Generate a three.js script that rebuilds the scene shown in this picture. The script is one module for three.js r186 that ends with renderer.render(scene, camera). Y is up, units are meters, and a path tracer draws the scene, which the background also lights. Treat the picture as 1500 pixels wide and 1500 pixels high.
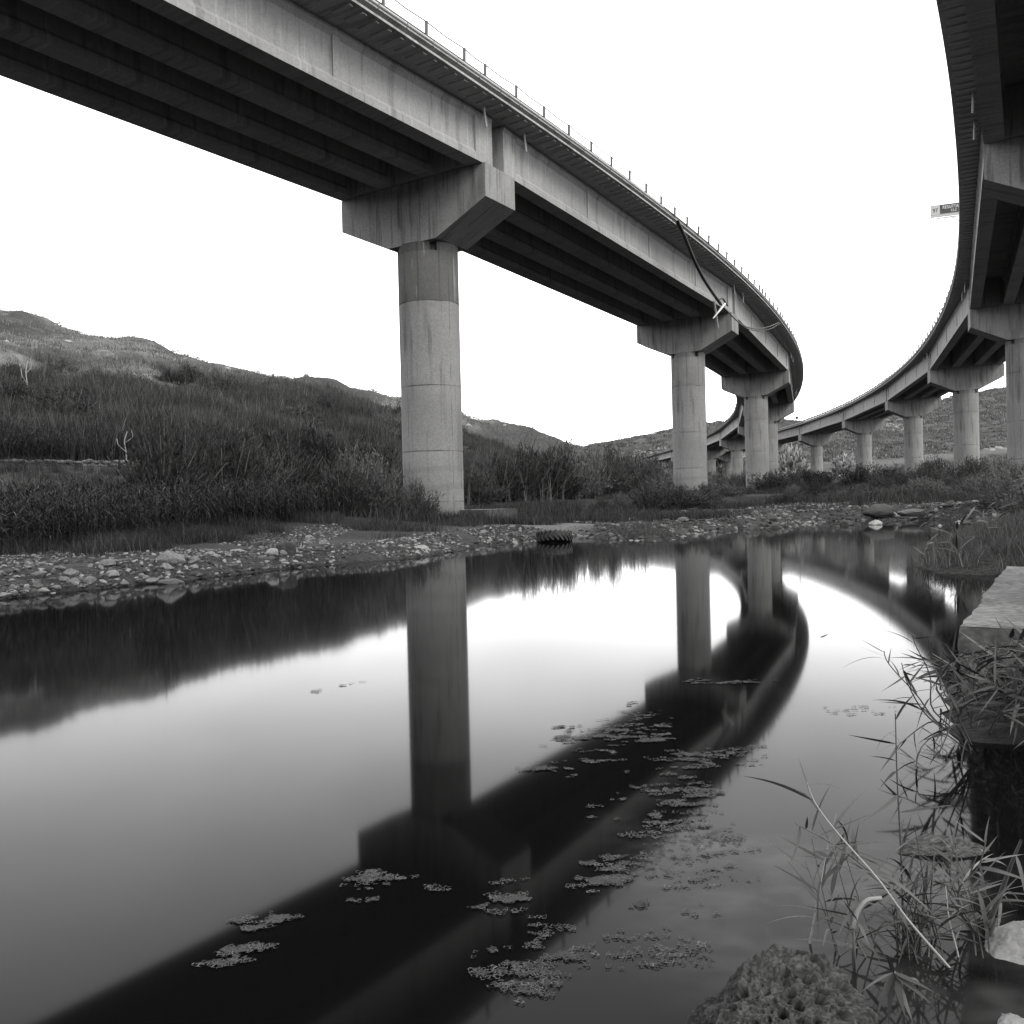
import * as THREE from 'three';
import { mergeGeometries, mergeVertices } from 'three/addons/utils/BufferGeometryUtils.js';
import { ImprovedNoise } from 'three/addons/math/ImprovedNoise.js';

// ---------------------------------------------------------------- camera, sky, light, exposure
const scene = new THREE.Scene();
const CH = 1.2;                                   // lens height above the water
const camera = new THREE.PerspectiveCamera(56.07, 1, 0.05, 4000);
camera.rotation.order = 'YXZ';
camera.position.set(0, CH, 0);
camera.rotation.set(-16 / 1408.6, 0, -0.024);
scene.add(camera);

const renderer = new THREE.WebGLRenderer({ antialias: true });
renderer.toneMapping = THREE.LinearToneMapping;
renderer.toneMappingExposure = 1.62;
renderer.shadowMap.enabled = true;

const noise = new ImprovedNoise();
function fbm(x, y, z, o = 4) { let a = 0.5, s = 0; for (let i = 0; i < o; i++) { s += a * noise.noise(x, y, z); x *= 2.03; y *= 2.03; z *= 2.03; a *= 0.5; } return s; }
{ // one overcast sky, pale and even, with faint darker drifts of cloud
  const w = 1024, h = 512, d = new Float32Array(w * h * 4);
  for (let j = 0; j < h; j++) for (let i = 0; i < w; i++) {
    const el = ((j + 0.5) / h - 0.5) * Math.PI, az = (i + 0.5) / w * Math.PI * 2;
    const cx = Math.cos(el) * Math.cos(az), cz = Math.cos(el) * Math.sin(az), cy = Math.sin(el);
    const t = 1 / (Math.max(cy, 0) + 0.18);
    const n = fbm(cx * t * 0.9, cz * t * 0.9, 3.7, 5);
    let v = el < -0.04 ? 0.35 : 1.25 + 1.12 * Math.exp(-((Math.max(el, 0) / 0.24) ** 2)) + 0.8 * n;   // bright low sky under a thick grey ceiling
    const k = (j * w + i) * 4; d[k] = d[k + 1] = d[k + 2] = el < -0.04 ? v : Math.max(0.63, v); d[k + 3] = 1;
  }
  const t = new THREE.DataTexture(d, w, h, THREE.RGBAFormat, THREE.FloatType);
  t.mapping = THREE.EquirectangularReflectionMapping; t.magFilter = t.minFilter = THREE.LinearFilter; t.needsUpdate = true;
  scene.background = t; scene.environment = t;
}
const sun = new THREE.DirectionalLight(0xfffdf8, 1.5);
sun.position.set(90, 100, 50); sun.target.position.set(0, 0, -40);
sun.castShadow = true; sun.shadow.radius = 45; sun.shadow.mapSize.set(2048, 2048);
Object.assign(sun.shadow.camera, { left: -160, right: 160, top: 160, bottom: -160, near: 1, far: 500 });
scene.add(sun, sun.target);

// ---------------------------------------------------------------- helpers
const V = (x, y, z) => new THREE.Vector3(x, y, z);
const PHI = Math.atan(0.024), F = 1408.6, Y0 = 734;
function ray(px, py) { const x = px - 750, y = py - 750, c = Math.cos(PHI), s = Math.sin(PHI); return [(x * c - y * s) / F, (Y0 - 750 - x * s - y * c) / F]; }
const at = (px, py, Z) => { const [a, b] = ray(px, py); return V(a * Z, CH + b * Z, -Z); };
const onY = (px, py, h = 0) => { const [a, b] = ray(px, py), Z = (h - CH) / b; return V(a * Z, h, -Z); };
function rng(seed) { let a = seed >>> 0; return () => { a = (a + 0x6D2B79F5) | 0; let t = Math.imul(a ^ (a >>> 15), 1 | a); t = (t + Math.imul(t ^ (t >>> 7), 61 | t)) ^ t; return ((t ^ (t >>> 14)) >>> 0) / 4294967296; }; }
const R0 = rng(7);
const rr = (r, a, b) => a + (b - a) * r();
const taken = {};
function numbered(n) { const k = taken[n] = (taken[n] ?? -1) + 1; return k ? `${n}_${String(k).padStart(3, '0')}` : n; }
function shadow(o) { o.traverse(m => { if (m.isMesh) { m.castShadow = m.receiveShadow = true; } }); return o; }
function tag(o, label, category, group, kind) { Object.assign(o.userData, { label, category }); if (group) o.userData.group = group; if (kind) o.userData.kind = kind; return o; }
function mesh(name, g, m, parent, kind) { const o = new THREE.Mesh(g, m); o.name = parent ? name : numbered(name); (parent || scene).add(o); if (kind) o.userData.kind = kind; o.castShadow = o.receiveShadow = true; return o; }
function thing(name, label, category, pos = [0, 0, 0], group) { const o = new THREE.Group(); o.name = numbered(name); o.position.set(...pos); scene.add(o); return tag(o, label, category, group); }
const K = 0.68;   // the whole place is a notch darker than the first survey of its greys
const lin = v => new THREE.Color().setRGB(v * K, v * K, v * K);
const S8 = v => 255 * Math.pow(Math.min(1, Math.max(0, v)), 1 / 2.2);

// tileable value noise
function tile(seed) {
  const T = new Float32Array(65536), r = rng(seed); for (let i = 0; i < 65536; i++) T[i] = r();
  const H = (x, y) => T[((x * 131 + y * 7919) & 65535)];
  const one = (x, y, px, py) => {
    const xi = Math.floor(x), yi = Math.floor(y); let fx = x - xi, fy = y - yi; fx = fx * fx * (3 - 2 * fx); fy = fy * fy * (3 - 2 * fy);
    const x0 = ((xi % px) + px) % px, x1 = (x0 + 1) % px, y0 = ((yi % py) + py) % py, y1 = (y0 + 1) % py;
    return (H(x0, y0) * (1 - fx) + H(x1, y0) * fx) * (1 - fy) + (H(x0, y1) * (1 - fx) + H(x1, y1) * fx) * fy;
  };
  return (u, v, px, py, o = 4) => { let a = 0.5, s = 0, t = 0; for (let i = 0; i < o; i++) { s += a * one(u * px, v * py, px, py); t += a; a *= 0.55; px *= 2; py *= 2; } return s / t; };
}
function tex(w, h, f, srgb = true) {
  const d = new Uint8Array(w * h * 4);
  for (let j = 0; j < h; j++) for (let i = 0; i < w; i++) { const v = f((i + 0.5) / w, (j + 0.5) / h), k = (j * w + i) * 4; d[k] = d[k + 1] = d[k + 2] = srgb ? S8(v) : 255 * Math.min(1, Math.max(0, v)); d[k + 3] = 255; }
  const t = new THREE.DataTexture(d, w, h); t.wrapS = t.wrapT = THREE.RepeatWrapping; t.magFilter = THREE.LinearFilter; t.minFilter = THREE.LinearMipmapLinearFilter; t.generateMipmaps = true;
  if (srgb) t.colorSpace = THREE.SRGBColorSpace; t.needsUpdate = true; return t;
}
const sm = (a, b, x) => { x = Math.min(1, Math.max(0, (x - a) / (b - a))); return x * x * (3 - 2 * x); };
const n1 = tile(11), n2 = tile(23), n3 = tile(37), n4 = tile(53);

// ---------------------------------------------------------------- materials (all neutral: a black and white world)
const texGirder = tex(1024, 512, (u, v) => {   // 12 m along, 6 m round the section
  const patch = n1(u, v, 6, 4, 4), streak = n2(u, v, 90, 3, 3), streak2 = n3(u, v, 28, 2, 3), grain = n4(u, v, 200, 120, 2);
  let c = 0.41 + 0.14 * (patch - 0.5) + 0.14 * (grain - 0.5);
  c *= 1 - 0.36 * sm(0.6, 0.8, streak) * (0.4 + 0.6 * sm(0.4, 0.7, n1(u, v, 9, 2, 2)));
  c *= 1 - 0.24 * sm(0.6, 0.74, streak2);
  c += 0.08 * sm(0.66, 0.8, n2(u + 0.4, v, 120, 2, 2));
  return c * K;
});
texGirder.repeat.set(1 / 12, 1 / 6);
const grainBump = tex(512, 512, (u, v) => 0.6 * n1(u, v, 40, 40, 4) + 0.4 * n2(u, v, 9, 9, 4), false);
const bumpM = grainBump.clone(); bumpM.repeat.set(1 / 2.5, 1 / 2.5);
const JOINTS = [1.25, 3.3, 5.95, 9.35];
const columnTex = last => tex(640, 1400, (u, v) => {   // once round (7.85 m), 13 m tall from the water line
  const y = v * 13;
  const patch = n1(u, v, 5, 8, 4), grain = n4(u, v, 180, 300, 2), streak = n2(u, v, 70, 5, 3), streak2 = n3(u, v, 22, 3, 3);
  let c = 0.31 + 0.12 * (patch - 0.5) + 0.14 * (grain - 0.5);
  let k = 0; for (const j of JOINTS) if (y > j + 0.05 * (n1(u, v, 8, 2, 2) - 0.5)) k++;
  c *= [0.98, 1.06, 0.98, 0.96, last][k];                      // each pour set to its own grey; the last one is darker
  c *= 1 - (y > 5.9 ? 0.34 : 0.16) * sm(0.58, 0.78, streak);
  c *= 1 - 0.22 * sm(0.58, 0.74, streak2);
  if (k === 4) c += 0.13 * sm(0.66, 0.76, n3(u + 0.3, v, 34, 6, 3));        // lime runs
  for (const j of JOINTS) { const dj = Math.abs(y - j - 0.02 * (n2(u, v, 12, 3, 2) - 0.5)); c *= 1 - 0.65 * (1 - sm(0.008, 0.03, dj)) * sm(0.3, 0.6, n3(u, v, 14, 5, 2)); }
  for (const a of [0.125, 0.375, 0.625, 0.875]) { const da = Math.abs(u - a) * 7.85; c *= 1 - 0.6 * (1 - sm(0.006, 0.022, da)) * sm(0.35, 0.6, n1(u, v, 3, 22, 3)); }
  // high-water marks: silt lines with a wavy outline
  for (const [b, w, s] of [[0.7, 0.05, 0.2], [1.75, 0.14, 0.16], [2.55, 0.1, 0.12]]) { const yy = b + 0.5 * (n1(u, 0.3 + b, 4, 3, 3) - 0.5); c *= 1 - s * (1 - sm(w * 0.5, w * 1.6, Math.abs(y - yy))); }
  return c * K;
});
const C = {};
C.girder = new THREE.MeshStandardMaterial({ map: texGirder, bumpMap: bumpM, bumpScale: 0.006, roughness: 0.92, side: THREE.DoubleSide });
C.column = new THREE.MeshStandardMaterial({ map: columnTex(0.84), bumpMap: bumpM, bumpScale: 0.006, roughness: 0.92 });
C.columnTall = new THREE.MeshStandardMaterial({ map: columnTex(0.42), bumpMap: bumpM, bumpScale: 0.006, roughness: 0.92 });   // its last pour is a darker mix, with a hard edge at the joint
const texCap = tex(768, 512, (u, v) => {   // cast in place, board marked, 7 by 6 m
  const c = 0.35 + 0.16 * (n3(u, v, 6, 5, 5) - 0.5) + 0.16 * (n4(u, v, 150, 130, 3) - 0.5);
  return K * c * (1 - 0.4 * sm(0.58, 0.76, n2(u, v, 60, 3, 3))) * (1 - 0.25 * sm(0.55, 0.7, n1(u, v, 20, 2, 3)));
}); texCap.repeat.set(1 / 7, 1 / 6);
C.cap = new THREE.MeshStandardMaterial({ map: texCap, bumpMap: bumpM, bumpScale: 0.006, roughness: 0.92, side: THREE.DoubleSide });
C.slab = new THREE.MeshStandardMaterial({ map: texGirder, bumpMap: bumpM, bumpScale: 0.012, roughness: 0.95, side: THREE.DoubleSide });
C.duct = new THREE.MeshStandardMaterial({ color: lin(0.55), roughness: 0.6 });
C.steel = new THREE.MeshStandardMaterial({ color: lin(0.1), roughness: 0.6, metalness: 0.3 });
C.galv = new THREE.MeshStandardMaterial({ color: lin(0.2), roughness: 0.55, metalness: 0.4 });
C.black = new THREE.MeshStandardMaterial({ color: lin(0.02), roughness: 0.6 });
C.white = new THREE.MeshStandardMaterial({ color: lin(0.75), roughness: 0.5 });
C.pale = new THREE.MeshStandardMaterial({ color: lin(0.42), roughness: 0.7 });

// ---------------------------------------------------------------- geometry builder
// sweeps a closed outline (w to the right, h up) along stations; hard edges across, smooth along
function sweep(profile, st, caps = true) {
  const pos = [], uv = [], idx = []; let per = 0; const n = profile.length;
  for (let e = 0; e < n; e++) {
    const a = profile[e], b = profile[(e + 1) % n], len = Math.hypot(b[0] - a[0], b[1] - a[1]), base = pos.length / 3;
    for (const s of st) for (const [q, t] of [[a, per], [b, per + len]]) {
      const p = s.p.clone().addScaledVector(s.r, q[0]).addScaledVector(s.u, q[1]); pos.push(p.x, p.y, p.z); uv.push(s.s, t);
    }
    for (let i = 0; i < st.length - 1; i++) { const k = base + i * 2; idx.push(k, k + 1, k + 2, k + 1, k + 3, k + 2); }
    per += len;
  }
  if (caps) {
    const tri = THREE.ShapeUtils.triangulateShape(profile.map(q => new THREE.Vector2(...q)), []);
    for (const s of [st[0], st[st.length - 1]]) {
      const base = pos.length / 3;
      for (const q of profile) { const p = s.p.clone().addScaledVector(s.r, q[0]).addScaledVector(s.u, q[1]); pos.push(p.x, p.y, p.z); uv.push(q[0] + s.s, q[1]); }
      for (const t of tri) idx.push(base + t[0], base + t[1], base + t[2]);
    }
  }
  const g = new THREE.BufferGeometry(); g.setAttribute('position', new THREE.Float32BufferAttribute(pos, 3)); g.setAttribute('uv', new THREE.Float32BufferAttribute(uv, 2)); g.setIndex(idx); g.computeVertexNormals(); return g;
}
const UP = V(0, 1, 0);
function tubeBetween(a, b, ra, rb = ra, seg = 7) { const d = b.clone().sub(a), g = new THREE.CylinderGeometry(rb, ra, d.length(), seg, 1); g.applyQuaternion(new THREE.Quaternion().setFromUnitVectors(UP, d.clone().normalize())); g.translate((a.x + b.x) / 2, (a.y + b.y) / 2, (a.z + b.z) / 2); return g; }
function tubePath(pts, r, seg = 24, rad = 6) { return new THREE.TubeGeometry(new THREE.CatmullRomCurve3(pts), seg, r, rad); }
// box with its own axes
function boxAt(p, r, u, f, w, h, l) { const g = new THREE.BoxGeometry(w, h, l); const m = new THREE.Matrix4().makeBasis(r, u, f); m.setPosition(p); g.applyMatrix4(m); return g; }
const rockGeos = [];
{
  for (let k = 0; k < 7; k++) {
    const g0 = new THREE.IcosahedronGeometry(1, 6); g0.deleteAttribute('normal'); g0.deleteAttribute('uv'); const g = mergeVertices(g0); const p = g.attributes.position;
    const rk = rng(700 + k), cuts = []; for (let i = 0; i < 11; i++) cuts.push([V(rk() - 0.5, rk() - 0.5, rk() - 0.5).normalize(), rr(rk, 0.62, 0.95)]);
    for (let i = 0; i < p.count; i++) { const v = V().fromBufferAttribute(p, i).normalize(); let d = 1.15; for (const [n, q] of cuts) { const c = n.dot(v); if (c > 0.05) d = Math.min(d, q / c); } d *= 1 + 0.22 * fbm(v.x * 2 + k * 5, v.y * 2, v.z * 2, 4) + 0.1 * fbm(v.x * 7, v.y * 7, v.z * 7 + k, 2); v.multiplyScalar(d); v.y *= 0.62; p.setXYZ(i, v.x, v.y, v.z); }
    g.computeVertexNormals();
    const uv = []; for (let i = 0; i < p.count; i++) uv.push(p.getX(i) + 0.5 * p.getY(i), p.getZ(i) + p.getY(i)); g.setAttribute('uv', new THREE.Float32BufferAttribute(uv, 2));
    rockGeos.push(g);
  }
}

// ---------------------------------------------------------------- ground
const shorePx = [[0, 878], [100, 866], [200, 857], [300, 846], [430, 832], [520, 824], [620, 816], [690, 803], [760, 793], [850, 784], [905, 790], [960, 792], [1004, 782], [1080, 775], [1140, 772], [1200, 764], [1280, 761], [1340, 762], [1420, 761], [1450, 768]];
const river = [[-40, -26], [-13, 5], ...shorePx.map(([x, y]) => { const p = onY(x, y); return [p.x, -p.z]; }), [17.5, 31], [15, 28.5], [10, 22], [7.6, 17.6], [6.5, 15.6], [6.2, 14], [7.5, 12.6], [6.5, 10.5], [4.2, 8.4], [2.45, 5.5], [2.2, 4.9], [2.18, 4.62], [2.4, 4.42], [3.1, 4.15], [2.7, 3.1], [1.95, 2.45], [1.3, 2.1], [1.0, 1.95], [0.4, 1.95], [-0.3, 1.7], [-3, 0.6], [-12, -10], [-26, -30]];
const channel = [[5, 50.5], [10, 55], [16, 58], [23, 60], [24, 62], [17, 61.5], [10, 58], [5, 53]];
function sd(poly, x, z) {
  let d = 1e9, inside = false;
  for (let i = 0, j = poly.length - 1; i < poly.length; j = i++) {
    const [ax, az] = poly[j], [bx, bz] = poly[i], ex = bx - ax, ez = bz - az;
    const t = Math.min(1, Math.max(0, ((x - ax) * ex + (z - az) * ez) / (ex * ex + ez * ez)));
    d = Math.min(d, (x - ax - t * ex) ** 2 + (z - az - t * ez) ** 2);
    if ((az > z) !== (bz > z) && x < ax + (z - az) / (bz - az) * ex) inside = !inside;
  }
  return (inside ? -1 : 1) * Math.sqrt(d);
}
const CPT = [];
const cp = (px, py, Z, drop = 0) => { const p = at(px, py, Z); CPT.push([p.x, Z, p.y - drop]); };
const cw = (x, z, h) => CPT.push([x, z, h]);
// left hillside: terraces of reeds, then the rocky ridge behind
cp(0, 672, 34, 0.5); cp(0, 600, 50, 1.5); cp(0, 525, 75, 1.5); cp(0, 452, 130); cw(-130, 90, 30); cw(-70, 40, 13); cw(-40, 20, 4); cw(-60, 0, 8);
for (const [x, y] of [[0, 454], [30, 458], [60, 465], [85, 477], [108, 492], [122, 498], [150, 498], [175, 496], [195, 495], [215, 497], [234, 504], [246, 515], [262, 521], [290, 530], [330, 542]]) { cp(x, y, 124, 0.5); cp(x, y, 134, 0.3); }
cp(350, 545, 118);
cp(235, 672, 40, 0.5); cp(235, 600, 58, 1.5); cp(235, 535, 82, 1.5); cp(235, 507, 130);
cp(400, 660, 52, 1.5); cp(400, 600, 70, 1.5); cp(400, 556, 92, 1.4); cp(400, 562, 150);
cp(490, 559, 140); cp(490, 578, 98, 1.5);
cp(585, 582, 145); cp(585, 604, 105, 1.5); cp(585, 680, 70, 1.5);
cp(680, 608, 150); cp(700, 660, 90, 1.5); cp(740, 618, 160); cp(790, 644, 170); cp(850, 653, 190); cp(800, 692, 110, 1.5); cp(880, 665, 210); cp(912, 678, 250); cp(900, 703, 130, 2);
cw(-60, 260, 16); cw(-20, 300, 12); cw(10, 320, 10);
for (const [x, z, h] of CPT.slice()) if (h > 13 && z >= 130 && z <= 165) cw(x * 1.28, z * 1.28, h * 0.78);

cw(-11, 19, 0.5); cw(-10.5, 26, 0.8); cw(-10, 32, 1.1); cw(-6, 42, 0.9); cw(-3, 40, 0.42); cw(2, 46, 0.5); cw(3, 56, 1.2); cw(12, 85, 1.6); cw(18, 110, 2);
// flood plain under the viaducts
cw(13.4, 72, 1.45); cw(27, 105, 1.3); cw(37.6, 139, 1.5); cw(36.5, 68, 1.95); cw(48, 102, 2.0); cw(57, 136, 2.1); cw(63, 172, 2.4); cw(66, 207, 2.6); cw(49, 210, 2.4); cw(45, 174, 2.0); cw(20, 60, 1.0); cw(8, 46, 0.5); cw(15, 46, 0.5); cw(22, 45, 0.7); cw(22, 84, 1.3); cw(60, 90, 3); cw(51, 245, 3); cw(50, 280, 4); cw(47, 320, 5); cw(65, 243, 3); cw(62, 280, 4);
// far hills
cp(926, 672, 450); cp(986, 642, 480); cp(1038, 621, 500); cp(1090, 612, 520); cp(1143, 616, 520); cp(1158, 622, 520); cp(1240, 625, 540); cp(1300, 612, 560); cp(1374, 586, 600); cp(1434, 576, 620); cp(1470, 574, 620); cp(1000, 685, 390); cp(1080, 680, 370);
cp(1440, 690, 250); cp(1440, 660, 330); cp(1300, 690, 300); cp(1350, 668, 380); cp(1200, 690, 330); cw(280, 300, 18); cw(430, 600, 80); cw(500, 900, 40); cw(200, 900, 10); cw(60, 800, 6); cw(-150, 700, 15); cw(250, 750, 20); cw(-250, 400, 55); cw(-400, 200, 60); cw(300, 60, 18); cw(120, 60, 6); cw(-300, -200, 30); cw(300, -200, 20); cw(0, -200, 12);
// the near right bank
cw(8.5, 14, 0.5); cw(12, 20, 0.9); cw(16, 24, 1.2); cw(20, 34, 0.7); cw(30, 42, 1.6); cw(2, 1, 0.35); cw(3.2, 4.5, 0.1); cw(2.6, 4.7, 0.06); cw(3.2, 4.3, 0.05); cw(6, 6, 0.4); cw(0, -2, 0.5); cw(20, 5, 1.5); cw(20, -30, 3); cw(-20, -30, 2); cw(60, 20, 5);
const RBF = (() => {   // smooth surface through the surveyed points
  const n = CPT.length, m = n + 3, A = [];
  for (let i = 0; i < n; i++) { const r = []; for (let j = 0; j < n; j++) r.push(Math.hypot(CPT[i][0] - CPT[j][0], CPT[i][1] - CPT[j][1]) + (i === j ? -0.05 : 0)); r.push(1, CPT[i][0], CPT[i][1], CPT[i][2]); A.push(r); }
  for (let k = 0; k < 3; k++) { const r = []; for (let j = 0; j < n; j++) r.push(k === 0 ? 1 : CPT[j][k - 1]); r.push(0, 0, 0, 0); A.push(r); }
  for (let c = 0; c < m; c++) { let b = c; for (let i = c + 1; i < m; i++) if (Math.abs(A[i][c]) > Math.abs(A[b][c])) b = i; [A[c], A[b]] = [A[b], A[c]]; for (let i = c + 1; i < m; i++) { const f = A[i][c] / A[c][c]; if (f) for (let j = c; j <= m; j++) A[i][j] -= f * A[c][j]; } }
  const x = new Array(m); for (let i = m - 1; i >= 0; i--) { let s = A[i][m]; for (let j = i + 1; j < m; j++) s -= A[i][j] * x[j]; x[i] = s / A[i][i]; }
  return x;
})();
function rawH(x, z) { const n = CPT.length; let s = RBF[n] + RBF[n + 1] * x + RBF[n + 2] * z; for (let j = 0; j < n; j++) s += RBF[j] * Math.hypot(x - CPT[j][0], z - CPT[j][1]); return s; }
function groundH(x, z) {
  let h = rawH(x, z); const s = Math.min(sd(river, x, z), Math.abs(x - 15) < 14 && Math.abs(z - 56) < 10 ? sd(channel, x, z) : 1e9);
  const dist = Math.hypot(x, z);
  h += 0.10 * fbm(x * 0.35, z * 0.35, 1.3, 4) * Math.min(1, Math.max(0, s) * 0.4) + sm(8, 60, h) * 3.5 * fbm(x * 0.02, z * 0.02, 8.1, 5) + sm(6, 14, h) * (z < 280 ? 2.3 : 1.2) * fbm(x * 0.14, z * 0.14, 4.1, 5);
  if (dist > 700) h = Math.max(h, -1) * 1;
  if (s > 0) return Math.min(h, 0.03 + s * 0.22 + s * s * 0.06 + 0.05 * fbm(x * 1.7, z * 1.7, 5, 3) * Math.min(1, s)) < 0.03 && dist > 60 ? Math.max(0.05, h) : Math.max(0.02, Math.min(Math.max(h, 0.06 + 0.02 * s), 0.03 + s * 0.22 + s * s * 0.06 + 0.05 * fbm(x * 1.7, z * 1.7, 5, 3) * Math.min(1, s)));
  return Math.max(-1.2, s * 0.3 - 0.02);
}
const rockMask = (x, z, h) => sm(-0.04, 0.14, fbm(x * 0.05, z * 0.05, 2.2, 5) + 0.10 * sm(10, 20, h)) * sm(9, 13, h) * (z > 280 ? 0.4 : 1);
const texGround = tex(1024, 1024, (u, v) => 0.6 + 0.8 * (n1(u, v, 12, 12, 5) - 0.5) + 1.1 * (n4(u, v, 150, 150, 4) - 0.5));
texGround.repeat.set(1 / 9, 1 / 9);
C.ground = new THREE.MeshStandardMaterial({ vertexColors: true, map: texGround, bumpMap: bumpM, bumpScale: 0.12, roughness: 1 });
{
  const nx = 380, nz = 420, pos = [], col = [], uv = [], idx = [], zs = [], xs = [];
  for (let i = 0; i <= nx; i++) { const t = i / nx * 2 - 1; xs.push(4 * Math.sinh(6.0 * t) * (900 / (4 * Math.sinh(6.0)))); }
  for (let j = 0; j <= nz; j++) { const t = j / nz; const a = Math.asinh(-300 / 5), b = Math.asinh(1300 / 5); zs.push(9 + 5 * Math.sinh(a + (b - a) * t)); }
  for (const z of zs) for (const x of xs) {
    const h = groundH(x, z); pos.push(x, h, -z); uv.push(x, z);
    const s = sd(river, x, z), n = fbm(x * 0.4, z * 0.4, 9, 4);
    let c = 0.085 + 0.03 * n;                                            // dry grass and soil
    c += (0.11 + 0.1 * n - c) * sm(6.5, 3, s) * sm(-1, 0, s) * (x < 3 || z > 30 ? 1 : 0.3) * (z < 60 ? 1 : 0);   // silt and gravel by the water
    c += (0.5 - c) * sm(0.4, 0.6, Math.exp(-(((x - 1.0) / 2.6) ** 2 + ((z - 34.5) / 3.4) ** 2)));             // pale sand bank beside the pier
    c += (0.34 + 0.4 * n - c) * rockMask(x, z, h);
    c += (0.24 - c) * sm(0.3, 0.8, Math.exp(-(((x - 165) / 70) ** 2 + ((z - 335) / 22) ** 2)));                    // mown field on the far slope
    if (h < 0) c = 0.05;
    c = Math.max(0.02, c) * 0.42; col.push(c, c, c);
  }
  const W = nx + 1; for (let j = 0; j < nz; j++) for (let i = 0; i < nx; i++) { const a = j * W + i; idx.push(a, a + 1, a + W, a + 1, a + W + 1, a + W); }
  const g = new THREE.BufferGeometry(); g.setAttribute('position', new THREE.Float32BufferAttribute(pos, 3)); g.setAttribute('color', new THREE.Float32BufferAttribute(col, 3)); g.setAttribute('uv', new THREE.Float32BufferAttribute(uv, 2)); g.setIndex(idx); g.computeVertexNormals();
  tag(mesh('ground', g, C.ground, null, 'structure'), 'river banks, gravel and hills around the water', 'ground');
}
// ---------------------------------------------------------------- water
{
  const w = 1024, X0 = -10, X1 = 14, Z0 = 0, Z1 = 24;
  const t = tex(w, w, (u, v) => {   // peaty water with drifts of submerged weed in the shallows
    const x = X0 + (X1 - X0) * u, z = Z0 + (Z1 - Z0) * v;
    const bed = Math.exp(-(((x - 1.0) / 0.62) ** 2 + ((z - 3.0) / 1.2) ** 2));
    const drift = sm(0.45, 0.68, n1(u, v, 26, 40, 5)), fine = n4(u, v, 300, 420, 3);
    return 0.0012 + 0.045 * sm(0.12, 0.7, bed) * drift * (0.25 + 1.5 * Math.max(0, fine - 0.32));
  });
  t.wrapS = t.wrapT = THREE.ClampToEdgeWrapping;
  const g = new THREE.PlaneGeometry(130, 120, 1, 1); g.rotateX(-Math.PI / 2); g.translate(0, 0, -30);
  const p = g.attributes.position, uv = g.attributes.uv; for (let i = 0; i < p.count; i++) uv.setXY(i, (p.getX(i) - X0) / (X1 - X0), (-p.getZ(i) - Z0) / (Z1 - Z0));
  const m = new THREE.MeshPhysicalMaterial({ map: t, roughness: 0.05, ior: 1.13 });
  tag(mesh('river_water', g, m, null, 'structure'), 'still dark river water mirroring the viaducts', 'water');
}

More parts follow.
